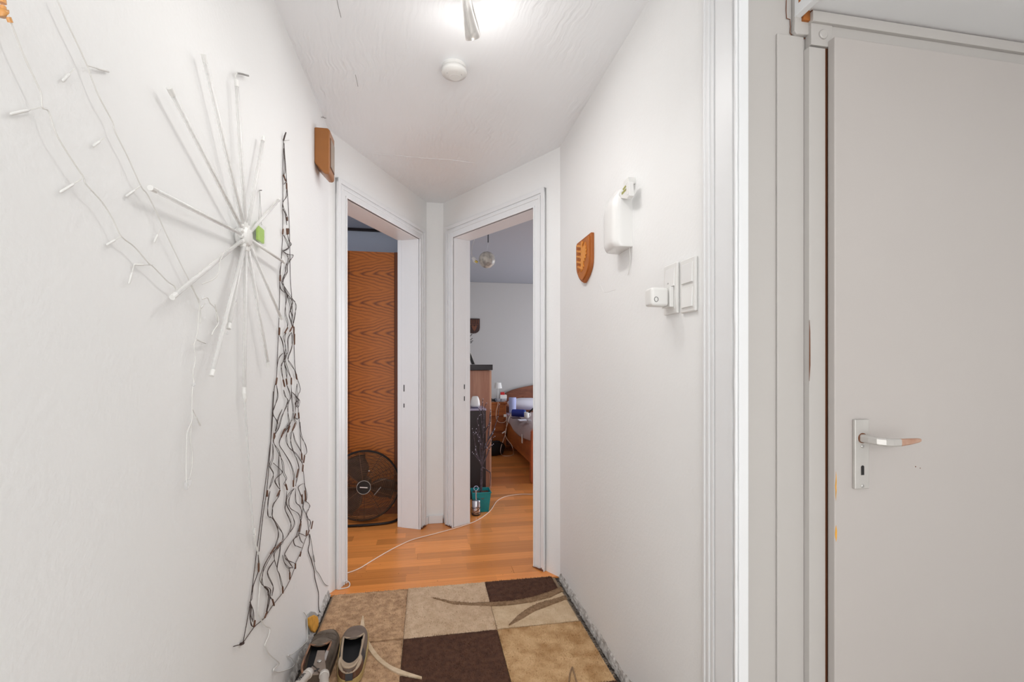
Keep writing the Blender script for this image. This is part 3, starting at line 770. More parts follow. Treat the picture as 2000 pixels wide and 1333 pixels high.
# ================================================================== LOPPERS in the left shoe
lp0 = Vector((-.39, 1.88, .112)); ln = Vector((0, .12, .99)).normalized()
lo = thing('loppers', (-.39, 1.9, .05), 'grey long-handled loppers standing blades down in the left shoe', 'loppers')
onL = lambda px, py: onp(px, py, lp0, ln)
steelg = mat('grey_blade_steel', (150, 136, 124), .42, .6, bump=.2, bscale=120, var=.1, vscale=30)
greyh = mat('light_grey_handle', (196, 188, 180), .45)
def lpoly(name, pts, th, m, par, dz=0, bevel=.0012):
    return MB().prism([onL(*p) + ln * dz for p in pts], ln * th).build(name, m, par, bevel=bevel)
lpoly('blade', ((620, 1273), (635, 1273), (634, 1287), (636, 1301), (637, 1312), (630, 1319), (622, 1314), (619, 1307), (612, 1301), (616, 1288)), .004, steelg, lo)
lpoly('counter_blade', ((637, 1272), (642, 1273), (637, 1290), (634, 1293), (630, 1292)), .005, M['steel'], lo, -.002)
lpoly('counter_blade', ((610, 1301), (620, 1306), (624, 1313), (622, 1317), (606, 1318), (600, 1313)), .004, steelg, lo, -.0045)
b = MB().lathe([(.0085, 0), (.0085, .003), (.006, .0048)], onL(623.5, 1295.5) + ln * .004, ln, 8); b.build('pivot_bolt', M['steel'], lo, bevel=.0006)
MB().lathe([(.0045, 0), (.0045, .0006)], onL(616, 1311) + ln * .0003, ln, 12).build('bolt_hole', M['black'], lo)
MB().lathe([(.0055, 0), (.0055, .0006)], onL(621, 1310) + ln * .004, ln, 12).build('bolt_hole', M['black'], lo)
def handle(p0, p1, ext, label=None):
    a = onL(*p0); c = onL(*p1); d = (c - a).normalized()
    q = [a, a + d * .004, a + d * .018, a + d * .022]
    r = .0150
    f = MB().tube([a - d * .004, a, a + d * .016, a + d * .019], [r * .82, r * 1.08, r * 1.14, r * 1.06], 20).build('ferrule', mat('pale_grey_collar', (206, 200, 193), .4), lo, smooth=True)
    h = MB().tube([a + d * .017, a + d * .025, a + d * (ext * .5), a + d * ext], [r * .98, r, r, r * .98], 20).build('handle', greyh, lo, smooth=True)
    return h, a, d
h1, ha, hd = handle((604, 1314), (585, 1336), .42)
h2, hb, hd2 = handle((633.5, 1317), (633, 1336), .42)
MB().tube([ha - hd * .012, ha + hd * .01], [.009, .012], 12).build('socket', greyh, lo, smooth=True)
# lettering along the left handle
side = hd.cross(ln).normalized() * -1
cen = ha + hd * .058 + ln * .0157
if True:
    cu = bpy.data.curves.new('lettering', 'FONT'); cu.body = 'DSON'; cu.size = .0160; cu.extrude = .0006; cu.align_x = 'CENTER'; cu.align_y = 'CENTER'
    t = bpy.data.objects.new('lettering', cu); scene.collection.objects.link(t); dg = bpy.context.evaluated_depsgraph_get()
    me = bpy.data.meshes.new_from_object(t.evaluated_get(dg)); bpy.data.objects.remove(t); me.materials.clear(); me.materials.append(M['black'])
    xa = -hd; ya = ln.cross(xa).normalized(); R = Matrix((xa, ya, ln)).transposed()
    org = wloc(h1)
    for v in me.vertices:
        q = R @ v.co; ang = v.co.y / .015; v.co = cen + xa * v.co.x + ya * (math.sin(ang) * .0152) + ln * ((math.cos(ang) - 1) * .0152 + v.co.z) - org
    o = bpy.data.objects.new('lettering', me); scene.collection.objects.link(o); o.parent = h1

# ================================================================== THINGS ON THE LEFT WALL
def wl(px, py, d=.004): return onX(px, py, XL + d)
hub_c = wl(464, 462, .0)
sb = thing('starburst_light', wl(464, 462, 0), 'large white starburst light of clear tubes spreading over the left wall', 'light')
b = MB().lathe([(.024, 0), (.028, .004), (.028, .024), (.022, .031), (.010, .034)], hub_c, (1, 0, 0), 24)
hub = b.build('hub', M['whitepl2'], sb, smooth=False, bevel=.002)
for k in range(14):
    a = 2 * PI * k / 14 + .2
    d = Vector((0, math.cos(a), math.sin(a)))
    MB().lathe([(.0065, 0), (.0065, .014), (.0045, .016)], hub_c + Vector((.020, 0, 0)) + d * .024, d, 10).build('socket', M['whitepl2'], hub)
tubes = [((398, 110), .020, 0), ((332, 175), .022, 0), ((296, 368), .026, 0), ((338, 580), .024, 0), ((462, 160), .020, 0), ((514, 270), .020, 0),
         ((545, 390), .018, 0), ((554, 512), .026, 1), ((549, 622), .024, 0), ((524, 714), .022, 0), ((477, 765), .016, 0), ((414, 732), .034, 0), ((447, 640), .03, 0)]
for (tip, d, solid) in tubes:
    p1 = wl(*tip, d); dirv = (p1 - (hub_c + Vector((.022, 0, 0)))); p0 = hub_c + Vector((.022, 0, 0)) + dirv.normalized() * .040
    r = .0048; Lg = (p1 - p0).length; dn = (p1 - p0).normalized()
    t = MB().tube([p0, p1], r, 10).build('tube', M['whitepl2'] if solid else M['tube'], sb, smooth=True)
    e = MB().tube([p1 - dn * .012, p1 + dn * .004], r * 1.12, 10).build('end_cap', M['whitepl2'], t, smooth=False)
    if not solid:
        s = MB().tube([p0 + dn * .004, p1 - dn * .014], .0017, 5); s.build('light_strip', M['wirewhite'], t)
        q = MB(); n = int(Lg / .017)
        for i in range(1, n):
            c = p0 + dn * (Lg * i / n); q.tube([c - dn * .0014, c + dn * .0014], .0024, 5)
        q.build('diode_row', M['leddot'], t)
# pale vertical holder with twisted cord at the top of the longest upright tube
MB().tube(spline([wl(461, 160, .020), wl(460, 148, .016), wl(463, 143, .014), wl(474, 144, .012), wl(485, 148, .010)], 5), .0016, 6).build('cord', M['wirewhite'], sb)
MB().tube([wl(464, 143, .014), wl(474, 145, .014), wl(485, 148, .012)], .0026, 6).build('cord', M['wiregrey'], sb)

def cable(name, pts, r, m, parent=None, d=.004, n=5, seg=6, sm=True):
    P = [wl(p[0], p[1], p[2] if len(p) > 2 else d) for p in pts]
    return MB().tube(spline(P, n) if sm else P, r, seg).build(name, m, parent, smooth=True)
# fairy lights
def lights(label, main, lamps, loc, d=.012, r=.0012):
    root = thing('fairy_lights', wl(*loc, 0), label, 'fairy lights', 'white fairy lights on the left wall')
    cable('wire', main, r, M['wirewhite'], root, d)
    for a, b_ in lamps:
        A = wl(*a, d); B = wl(*b_, d * .4); dr = (B - A)
        st = MB().tube([A, A + dr * .45], .0009, 5).build('lamp_stem', M['wirewhite'], root)
        MB().tube([A + dr * .42, A + dr * .5, A + dr * .96, B], [.0012, .0019, .0019, .0010], 8).build('bulb', M['whitepl2'], root, smooth=True)
    return root
lights('white fairy light string arching from the top left corner to a lower starburst tube',
       [(12, 18), (20, 40), (45, 105), (68, 155), (80, 182), (83, 210), (95, 218), (110, 262), (140, 312), (163, 346), (168, 360), (200, 396), (222, 432), (237, 462), (262, 482), (290, 514), (300, 522), (326, 549), (341, 560), (345, 575)],
       [((83, 209), (20, 223)), ((163, 348), (117, 376)), ((237, 462), (208, 479)), ((298, 518), (262, 517)), ((262, 517), (252, 555))], (110, 262))
lights('straighter white fairy light string running from the top edge down behind the starburst',
       [(112, 0), (129, 40), (150, 84), (170, 128), (175, 142), (192, 186), (219, 237), (225, 258), (249, 306), (275, 363), (288, 380), (306, 416), (324, 456), (345, 500), (366, 542), (374, 560), (388, 590), (392, 612), (391, 632)],
       [((170, 128), (213, 140)), ((275, 363), (246, 384)), ((146, 134), (122, 159)), ((205, 268), (182, 286)), ((313, 447), (301, 474)), ((401, 593), (392, 603))], (219, 237), d=.010)
lights('tangle of white fairy lights hanging in loops below the left side of the starburst',
       [(374, 556), (382, 575), (390, 590), (388, 617), (386, 650), (383, 662), (392, 668), (384, 664), (379, 676), (382, 700), (377, 727), (379, 745), (376, 760), (375, 790), (375, 822), (366, 845), (364, 890), (364, 935), (366, 950)],
       [((376, 800), (391, 832)), ((383, 664), (402, 671)), ((420, 595), (425, 630)), ((450, 612), (462, 590))], (377, 727), d=.016)
o = cable('hanging_cable', [(375, 822), (372, 860), (376, 885), (374, 920), (369, 938), (367, 955)], .0012, M['wirewhite'], None, .016); tag(o, 'thin white cord with a clear end piece below the fairy light tangle', 'cable')
e = MB().tube([wl(369, 938, .016), wl(367, 945, .016), wl(363, 957, .014)], [.006, .007, .003], 8).build('clear_plug', M['clearpl'], o, smooth=True)
# wires looping round the middle
o = cable('cable_loops', [(395, 555), (418, 545), (428, 530), (430, 510), (440, 490)], .0011, M['wirewhite'], None, .03); tag(o, 'short white cable loop at the lower left of the starburst hub', 'cable')
o = cable('cable_loops', [(395, 585), (405, 582), (410, 592), (418, 600), (424, 610), (427, 625), (426, 634), (418, 645), (414, 655)], .0013, M['wirewhite'], None, .02); tag(o, 'curled white wire with tiny clear bulbs between the lower starburst tubes', 'cable')
o = MB()
for (x, y) in ((395, 585), (459, 591), (425, 686), (443, 655), (377, 756), (426, 633)):
    o.lathe([(.0008, 0), (.0028, .002), (.0030, .005), (.0018, .009)], wl(x, y, .018), (.3, .1, 1), 8)
o = o.build('fairy_bulbs', M['clearpl'], smooth=True); tag(o, 'tiny clear bulbs caught among the cables below the starburst', 'bulbs', kind='stuff')
# dotted white lead running down from the lowest tube
lead = cable('lead_cable', [(478, 782), (480, 815), (483, 860), (487, 930), (490, 980), (494, 1022), (496, 1045)], .0026, M['tube'], None, .014)
tag(lead, 'pale lead running down the wall from the lowest starburst tube to the white cable', 'cable')
cable('inner_wire', [(478, 782), (480, 815), (483, 860), (487, 930), (490, 980), (494, 1022), (496, 1045)], .0010, M['leddot'], lead, .014)
MB().tube([wl(477, 762, .016), wl(477, 768, .016), wl(478, 778, .016), wl(478.5, 786, .015)], [.0055, .0062, .0058, .003], 10).build('connector', M['whitepl2'], lead, smooth=False)
MB().tube([wl(496, 1034, .014), wl(497, 1045, .014), wl(498, 1056, .012)], [.0045, .0045, .002], 8).build('connector', M['whitepl2'], lead)
o = cable('white_cable', [(497, 1045), (499, 1060), (503, 1078), (508, 1104), (509, 1130), (507, 1152), (504, 1192), (507, 1206), (514, 1219), (520, 1225), (527, 1228), (525, 1242), (518, 1259), (519, 1266), (526, 1279), (545, 1296), (540, 1302), (534, 1309), (538, 1313), (548, 1313), (565, 1307), (573, 1302), (575, 1296), (570, 1287), (563, 1281), (572, 1277), (595, 1258), (600, 1250), (601, 1238), (600, 1224), (599, 1206), (593, 1196)], .0020, M['wirewhite'], None, .006)
tag(o, 'white cable meandering down the left wall to the hole beside the shoes', 'cable')
# small hanging holder with lime battery pack
gp = thing('hanging_battery_pack', wl(508, 440, 0), 'small clear pouch with lime green pack hanging on thin threads beside the starburst', 'pack')
a = wl(500, 444, .012); c = wl(517, 477, .012)
MB().box(XL + .004, XL + .020, min(wl(501, 444, .012).y, 9), wl(515, 444, .012).y, wl(508, 478, .012).z, wl(508, 438, .012).z).build('pouch', M['clearpl'], gp, bevel=.003)
MB().box(XL + .007, XL + .017, wl(502, 460, .012).y + .002, wl(514, 460, .012).y - .002, wl(508, 473, .012).z, wl(508, 444.5, .012).z).build('lime_pack', M['lime'], gp, bevel=.003)
for dx in (-3, 3):
    MB().tube([wl(508 + dx, 440, .012), wl(507.5, 374, .006)], .0006, 4).build('thread', M['wiregrey'], gp)
MB().tube([wl(507, 372, 0), wl(511, 372, .02)], .0013, 5).build('hook', M['wiredark'], gp)

# ------------------------------------------------------------------ dark net light
net = thing('net_light', wl(550, 760, 0), 'tall narrow triangle of dark brown wire net lights on the left wall', 'light')
outl = [[(553.8, 275.5), (552.5, 326), (552.5, 400), (552, 457), (550, 500), (548, 528), (546.4, 557), (546, 590), (544.5, 635), (542, 695), (540, 740), (535.5, 761), (533, 806), (531, 839), (525.6, 888), (516.5, 959), (510.5, 1005.6), (501, 1080), (493, 1146), (488, 1184), (475, 1255)],
        [(555, 280), (556, 300), (558, 326), (559.5, 349.5), (561.5, 377.5), (563.5, 410), (565.6, 457), (567, 543), (569.5, 575), (571, 605), (573, 642), (574.5, 680), (577, 725), (586.6, 760), (581.7, 774.7), (583, 806), (586, 839), (588, 880), (591.6, 913), (595, 946), (597, 970.5), (592, 991), (600, 1011), (603, 1038)],
        [(603, 1040), (595.7, 1055.7), (589, 1076), (578, 1099), (577.6, 1104), (565.7, 1135), (552, 1158.7), (533.5, 1182), (517.7, 1206), (510, 1214), (495.7, 1226.5), (474, 1257), (470, 1259.5), (456, 1263.5)],
        [(534, 765), (532, 806), (530, 839), (527, 888), (521, 959), (514, 1005), (506, 1078)]]
inner = [[(554, 290), (555, 330), (554, 345), (559, 352), (555, 360)], [(560, 370), (558, 385), (553, 395), (552, 405), (556, 414), (561, 424)], [(553, 408), (557, 420), (560, 440)],
 [(561, 455), (564, 470), (568, 478), (564, 484), (557, 488), (553, 490), (563, 498), (573, 499), (565, 512), (561, 520), (561, 532), (556, 542), (551, 553)], [(554, 459), (559, 472), (564, 485), (562, 487), (555, 490)],
 [(553, 491), (561, 498), (562, 508), (558, 520), (558, 530), (552, 545), (551, 553), (555, 568), (558, 580), (558, 612), (562, 630), (561, 640)], [(550, 512), (547, 530), (548, 545)], [(546, 552), (548, 565), (556, 572)],
 [(551, 553), (566, 580), (570, 590), (568, 605), (571, 618), (572, 630), (571, 640)], [(555, 562), (563, 578), (575, 588), (577, 598), (577, 615), (573, 632)], [(558, 570), (567, 600), (565, 615), (569, 628), (571, 640)],
 [(559, 650), (556, 660), (557, 675), (559, 690), (555, 705), (549, 712), (551, 725), (553, 742)], [(546, 655), (551, 668), (556, 690), (557, 705), (562, 720), (568, 738)], [(569, 650), (563, 662), (563, 685), (560, 695), (556, 710), (558, 725), (560, 740)],
 [(570, 650), (572, 665), (569, 682), (562, 700), (569, 712), (576, 725), (578, 740)], [(553, 690), (545, 700), (541, 720)],
 [(540, 752), (543, 775), (535, 797), (534, 810), (541, 825), (538, 845), (535, 855), (534, 865), (545, 882), (551, 905), (553, 925), (558, 935), (557, 943), (559, 952)], [(554, 762), (558, 775), (562, 783), (556, 800), (551, 815), (545, 835), (538, 848)],
 [(560, 752), (567, 775), (563, 790), (562, 815), (564, 825), (558, 838), (549, 855), (546, 870), (555, 885), (568, 908), (573, 930), (573, 945)], [(569, 752), (571, 780), (573, 800), (571, 815), (567, 828), (560, 848), (559, 862), (565, 875), (578, 888), (590, 905)],
 [(580, 750), (580, 770), (579, 785), (576, 810), (575, 822), (577, 828), (571, 842), (567, 850), (570, 870), (577, 893)], [(569, 765), (578, 774), (582, 782), (576, 788), (580, 795), (583, 783), (577, 775)], [(573, 845), (577, 862), (587, 880), (590, 890)],
 [(576, 815), (580, 820), (583, 817)], [(586, 825), (589, 850), (596, 870), (599, 885), (594, 890)], [(578, 893), (583, 913), (580, 930), (577, 950)], [(533, 868), (534, 895), (528, 912), (534, 925), (530, 940), (526, 955)], [(534, 905), (548, 918), (550, 925), (540, 935), (537, 943), (547, 957)],
 [(545, 885), (545, 930), (547, 955)], [(527, 960), (524, 980), (522, 1003), (525, 1010), (532, 1013), (540, 1028), (544, 1045), (541, 1060), (535, 1073)], [(547, 958), (543, 972), (535, 985), (531, 1000), (533, 1012), (543, 1030), (552, 1043), (551, 1058), (545, 1070), (537, 1080), (536, 1095), (541, 1110)],
 [(560, 960), (558, 980), (557, 995), (565, 1015), (569, 1030), (563, 1045), (551, 1060)], [(551, 1060), (540, 1072), (530, 1082), (517, 1105), (513, 1125), (511, 1140), (518, 1147), (524, 1152), (525, 1160), (531, 1172)], [(527, 1085), (516, 1105), (508, 1128), (511, 1142)],
 [(573, 955), (566, 970), (565, 985), (568, 995), (583, 1003), (586, 1015), (586, 1030), (582, 1045), (572, 1055), (560, 1075), (556, 1085), (560, 1095), (574, 1100), (577, 1105)], [(575, 955), (562, 968), (560, 985), (572, 1010), (574, 1025), (567, 1040)], [(577, 955), (577, 980), (585, 990), (589, 1000), (587, 1012)],
 [(592, 945), (582, 952), (586, 965), (591, 980), (589, 1005), (585, 1030), (578, 1048), (574, 1055), (576, 1065), (583, 1069), (590, 1071)], [(594, 945), (600, 968), (597, 982)], [(598, 980), (604, 986), (603, 996), (599, 1003), (600, 1012), (607, 1020), (605, 1030)],
 [(583, 1042), (592, 1045), (597, 1048)], [(584, 1045), (588, 1055), (592, 1062)], [(548, 1065), (545, 1085), (541, 1110), (545, 1122), (549, 1140), (552, 1148)], [(536, 1095), (524, 1112), (523, 1125), (530, 1140), (534, 1150), (531, 1165)],
 [(557, 1085), (565, 1100), (572, 1110), (566, 1110), (566, 1120)], [(552, 1085), (555, 1098), (563, 1108), (568, 1110)], [(504, 1085), (505, 1112), (500, 1130), (495, 1145), (490, 1170), (490, 1180), (494, 1192), (496, 1212)], [(490, 1180), (488, 1205), (492, 1222), (496, 1226)], [(491, 1182), (492, 1200), (494, 1215)],
 [(516, 1148), (524, 1158), (523, 1180), (520, 1196)], [(518, 1146), (528, 1152), (527, 1175), (521, 1196)], [(551, 800), (545, 816), (538, 842)], [(566, 828), (559, 840), (551, 848)]]
def jit(pts, a): return [(p[0] + random.uniform(-a, a), p[1] + random.uniform(-a, a)) for p in pts]
for L in outl:
    cable('wire', L, .0012, M['wiredark'], net, .004, 3, 5)
for i, L in enumerate(inner):
    cable('wire', jit(L, .4), .0010, M['wiredark'], net, .005 + (i % 3) * .0015, 4, 5)
    mid = [(p[0] + random.uniform(-2.6, 2.6) * (0 if k in (0, len(L) - 1) else 1), p[1] + random.uniform(-2, 2) * (0 if k in (0, len(L) - 1) else 1)) for k, p in enumerate(L)]
    cable('wire', mid, .0009, M['wiredark'], net, .0085 - (i % 3) * .0012, 4, 5)
leds = [((559.5, 357), (560, 370)), ((561, 424), (561, 432)), ((560, 446), (561, 459)), ((563, 446), (563, 458)), ((553, 447), (552, 458)), ((547.5, 537), (547, 550)), ((546, 640), (545.5, 655)), ((562, 640), (556, 651)), ((572, 637), (566, 648)), ((574, 638), (574, 652)),
        ((575, 652), (575, 674)), ((541, 738), (539, 752)), ((553, 742), (556, 756)), ((559, 740), (560.5, 752)), ((569, 738), (569, 752)), ((578, 730), (580, 742)), ((536, 846), (535, 858)), ((556, 838), (549, 855)), ((566, 832), (562, 845)), ((577, 808), (575, 818)), ((583, 806), (584, 818)), ((577, 826), (571, 842)),
        ((589, 886), (590, 900)), ((595, 890), (593, 905)), ((592, 908), (591, 922)), ((583, 916), (579, 934)), ((573, 938), (573, 952)), ((558, 946), (561, 958)), ((522, 958), (522, 971)), ((547, 958), (541, 970)), ((590, 966), (590, 985)), ((596, 958), (597, 980)), ((588, 1018), (584, 1040)), ((599, 1036), (598, 1048)), ((604, 1036), (601, 1046)),
        ((611, 1018), (608, 1034)), ((537, 1069), (528, 1083)), ((549, 1060), (540, 1071)), ((588, 1078), (586, 1088)), ((577, 1101), (577, 1112)), ((566, 1118), (566, 1133)), ((552, 1146), (552.5, 1160)), ((532, 1171), (535.5, 1184)), ((522, 1195), (517, 1208)), ((498, 1212), (496, 1226)), ((505, 1100), (505, 1118)), ((554, 342), (558, 354))]
for a, c in leds:
    A = wl(*a, .008); B = wl(*c, .008); MB().tube([A, A.lerp(B, .1), A.lerp(B, .9), B], [.0018, .0029, .0029, .0018], 6).build('lamp_holder', M['ledbrown'], net, smooth=False)
MB().tube([wl(553.5, 275, .004), wl(556, 266, .010), wl(558.5, 259, .012)], [.0026, .0030, .0022], 6).build('tied_end', M['wiredark'], net)
MB().tube([wl(470, 1259, .004), wl(475, 1257, .006)], .004, 6).build('knot', M['wiredark'], net)
MB().tube([wl(554, 275, .001), wl(565, 274, .012)], .0009, 5).build('nail', M['steel'], net)
o = cable('dark_cable', [(604, 1044), (604.5, 1060), (602, 1076), (607, 1092), (613, 1113), (615, 1130), (619, 1146), (622, 1160), (622, 1180), (623, 1192), (625.5, 1199), (618, 1205)], .0019, M['wiredark'], None, .005); tag(o, 'thin black cable running from the net light to the floor', 'cable')
o = cable('grey_cable', [(605, 1044), (609, 1065), (612, 1088), (616, 1112), (623, 1122), (631, 1137), (636, 1143), (641, 1145)], .0016, M['wiregrey'], None, .005); tag(o, 'thin grey cable beside the black one, ending at the corner by the left doorway', 'cable')
MB().tube([wl(612, 1086, .008), wl(614, 1098, .008)], .0034, 6).build('cable_joint', M['wiregrey'], o)
# amber glass bit at the top left corner
am = thing('amber_lamp', wl(4, 20, 0), 'small amber glass lamp piece cut by the left edge of the picture', 'lamp')
MB().tube([wl(3, -6, .03), wl(4, 6, .03)], .004, 8).build('amber_stem', M['amber'], am)
MB().tube([wl(6, 12, .03), wl(6, 20, .03)], .003, 8).build('amber_stem', M['amber'], am)
MB().tube([wl(-6, 22, .03), wl(1, 24, .03), wl(2, 33, .03)], [.004, .009, .004], 8).build('amber_bead', M['amber'], am, smooth=True)
MB().tube([wl(16, 33, .012), wl(20.5, 44, .012)], .0028, 8).build('amber_bead', M['amber'], am)
# pale putty/foam around the cable outlet near the floor
fo_ = thing('cable_outlet', wl(609, 1218, 0), 'hole in the left wall filled with orange foam beside the shoes', 'hole')
b = MB(); ring = [wl(*p, 0) for p in ((598, 1207), (600, 1200), (606, 1195), (613, 1196), (617, 1200), (620, 1212), (620, 1228), (614, 1238), (603, 1243), (600, 1225))]
b.prism(ring, (.006, 0, 0)); b.build('grey_filler', M['plaster'], fo_, bevel=.003)
ring = [wl(*p, .006) for p in ((599.5, 1208), (604, 1205), (611, 1202), (617, 1205), (619, 1213), (619, 1226), (612, 1238), (606, 1233), (601, 1224))]
MB().prism(ring, (.009, 0, 0)).build('orange_foam', M['foam'], fo_, bevel=.004, seg=3)

# ------------------------------------------------------------------ door chime
bx = XL; y0c, y1c = 2.285, 2.400
ch = thing('door_chime', (bx, 2.34, 2.12), 'brown plastic door chime box high on the left wall', 'chime')
zt = wl(613, 246, 0).z; 
def chsec(y): return [Z(bx, y, zt), Z(bx + .060, y, zt), Z(bx + .068, y, zt - .010), Z(bx + .068, y, zt - .205), Z(bx + .060, y, zt - .214), Z(bx + .045, y, zt - .214), Z(bx, y, zt - .165)]
MB().prism(chsec(y0c), (0, y1c - y0c, 0)).build('housing', M['chime'], ch, bevel=.007, seg=4, smooth=False)
fxx = bx + .068
MB().box(fxx - .002, fxx + .0025, y0c + .012, y1c - .012, zt - .180, zt - .040).build('grille_frame', M['chimedark'], ch, bevel=.002)
gr = MB().box(fxx, fxx + .0038, y0c + .018, y1c - .018, zt - .174, zt - .046).build('grille', M['chimeface'], ch, bevel=.001)
b = MB()
for k in range(9): b.box(fxx + .0036, fxx + .0044, y0c + .022 + k * .0085, y0c + .025 + k * .0085, zt - .170, zt - .050)
b.build('grille_rib', M['chimeface'], gr)
o = MB().tube([wl(627, 229, 0), wl(637, 231, .02)], .0016, 6); o.tube([wl(630, 227, .004), wl(635, 232, .010)], .0012, 5)
o = o.build('wall_hook', M['wiregrey']); tag(o, 'tiny bent hook in the left wall above the brown chime', 'hook')

# ================================================================== CEILING
sd_c = Z(.108, 1.955, HC)
sm = thing('smoke_detector', sd_c, 'round white smoke detector on the hall ceiling', 'smoke detector')
MB().lathe([(.050, 0), (.050, -.012), (.046, -.014)], sd_c, (0, 0, 1), 40).build('base', M['whitepl2'], sm, smooth=False)
MB().lathe([(.044, -.013), (.052, -.017), (.054, -.026), (.050, -.034), (.030, -.039), (.0, -.0395)], sd_c, (0, 0, 1), 40).build('cover', M['whitepl2'], sm, smooth=True)
b = MB()
for k in range(3): b.lathe([(.0014, 0), (.0014, -.001)], sd_c + Z(-.004 + .004 * k, -.028, -.0375), (0, 0, 1), 6)
for q in ((-.03, -.012), (.030, -.010), (.026, .005)): b.lathe([(.0016, 0), (.0016, -.001)], sd_c + Z(q[0], q[1], -.0385), (0, 0, 1), 6)
b.build('sound_hole', M['wiregrey'], sm)
b = MB().lathe([(.024, 0), (.024, -.001), (.0225, -.0015)], sd_c + Z(.004, .012, -.0388), (0, 0, 1), 24); b.build('test_button', M['whitepl2'], sm)

sp = thing('ceiling_spotlight', (.17, 1.38, HC), 'white ceiling spotlight bar at the top edge, one head pointing down the hall', 'spotlight')
MB().box(.125, .165, 1.05, 1.56, HC - .022, HC).build('bar', M['alu'], sp, bevel=.006, seg=3)
def head(mouth, top, r0, r1, on=True):
    ax = (mouth - top); L = ax.length; ax.normalize()
    h = MB().lathe([(r0 * .4, -.004), (r0, 0), (r0 * 1.02, L * .35), (r1 * .92, L * .8), (r1, L), (r1 * .93, L), (r1 * .88, L * .93), (.001, L * .92)], top, ax, 28).build('lamp_head', M['alu'], sp, smooth=True)
    for k in range(3):
        a = k * 2.094; u = ax.cross(Z(0, 1, 0)).normalized(); v = ax.cross(u); d = u * math.cos(a) + v * math.sin(a)
        MB().tube([top + d * r0 * .98 + ax * L * .1, top + d * r1 * .95 + ax * L * .75, top + d * r1 + ax * L], .0028, 6).build('cooling_fin', M['alu'], h)
    MB().lathe([(r1 * .80, 0), (r1 * .80, .004), (.001, .006)], mouth - ax * .006, ax, 20).build('lamp_lens', M['emit'], h)
    st = Z(.145, top.y, HC - .01)
    MB().tube([st, st + Z(0, 0, -.03), top + ax * .01], .005, 8).build('swivel_arm', M['alu'], h)
head(SPOT, Z(.118, 1.505, 2.415), .0165, .0265)
head(Z(.225, 1.265, 2.345), Z(.18, 1.24, 2.42), .0165, .0265)
head(Z(.055, 1.03, 2.345), Z(.10, 1.08, 2.42), .0165, .0265)

# ================================================================== RIGHT WALL
def wr(px, py, d=0): return onX(px, py, XR - d)
# carved shield
yA, yB = 2.014, 2.222; zT = 1.824; zB = 1.610
shd = thing('wooden_shield', (XR, 2.12, 1.62), 'orange-brown carved wooden coat-of-arms shield on the right wall', 'shield')
def shp(inset, x):
    cy = (yA + yB) / 2; hw = (yB - yA) / 2 - inset; P = [(cy - hw, zT - inset), (cy + hw, zT - inset)]
    for i in range(1, 12):
        t = i / 12; z = zT - .09 - (zT - .09 - zB - inset) * t ** .85; P.append((cy + hw * (1 - t ** 2.8), z))
    P.append((cy, zB + inset)); 
    for i in range(11, 0, -1):
        t = i / 12; z = zT - .09 - (zT - .09 - zB - inset) * t ** .85; P.append((cy - hw * (1 - t ** 2.8), z))
    return [Z(x, a, b_) for a, b_ in P]
MB().prism(shp(0, XR), (-.016, 0, 0)).build('board', M['orangedk'], shd, bevel=.003)
fld = MB().prism(shp(.013, XR - .014), (-.009, 0, 0)).build('field', M['orangemid'], shd, bevel=.002)
# relief: half eagle on the near (right-hand) half, slanting bars on the far half
cy = (yA + yB) / 2; xf = XR - .0228
eag = [(0, .082), (.012, .088), (.020, .080), (.030, .078), (.022, .070), (.016, .062), (.022, .052), (.040, .058), (.055, .070), (.052, .050), (.066, .052), (.058, .036), (.072, .032), (.060, .020), (.070, .010), (.054, .006), (.058, -.008), (.044, -.006), (.044, -.020), (.030, -.014), (.028, -.030), (.038, -.044), (.024, -.042), (.022, -.056), (.010, -.048), (0, -.062)]
MB().prism([Z(xf, cy + .010 - a * 1.15, 1.724 + q * .98) for a, q in eag], (-.004, 0, 0)).build('carved_eagle', M['orange'], shd, bevel=.0012)
for k in range(5):
    z = 1.792 - k * .026
    MB().prism([Z(xf, cy + .012, z), Z(xf, cy + .074 - (k > 3) * .012, z + .018), Z(xf, cy + .074 - (k > 3) * .012, z + .008), Z(xf, cy + .012, z - .010)], (-.004, 0, 0)).build('carved_bar', M['orange'], shd, bevel=.001)
    for e in (.02, .05):
        MB().box(xf - .0035, xf, cy + e, cy + e + .010, z - .016, z - .002).build('carved_tooth', M['orangedk'], shd, bevel=.0008)

# white wall-mounted dispenser
dz0, dz1 = 1.658, 1.880; dy0, dy1 = 1.612, 1.742
dp = thing('wall_dispenser', (XR, 1.68, dz0), 'glossy white rounded plastic housing mounted on the right wall with a cord below', 'dispenser')
b = MB(); n = 12; vs = []; fs = []
def dsec(z):                                                        # superellipse in plan, bulging outwards
    t = (z - dz0) / (dz1 - dz0); dep = .072 * (1 - .45 * max(0, (t - .6) / .4) ** 2.2) * (1 - .18 * max(0, (.12 - t) / .12) ** 2); hw = (dy1 - dy0) / 2 * (1 - .32 * max(0, (t - .68) / .32) ** 2.4); return dep, hw
NS = 22; cyd = (dy0 + dy1) / 2
for i in range(NS + 1):
    z = dz0 + (dz1 - dz0) * i / NS; dep, hw = dsec(z)
    for k in range(17):
        a = PI * k / 16; c1 = math.cos(a); s1 = math.sin(a)
        vs.append((XR - dep * abs(s1) ** .45, cyd + hw * math.copysign(abs(c1) ** .45, c1), z))
for i in range(NS):
    for k in range(16): a = i * 17 + k; fs.append((a, a + 1, a + 18, a + 17))
fs += [tuple(range(17)), tuple(NS * 17 + k for k in range(17))]
b.add(vs, fs); b.build('housing', M['whitepl'], dp, smooth=True, bevel=.004, seg=3)
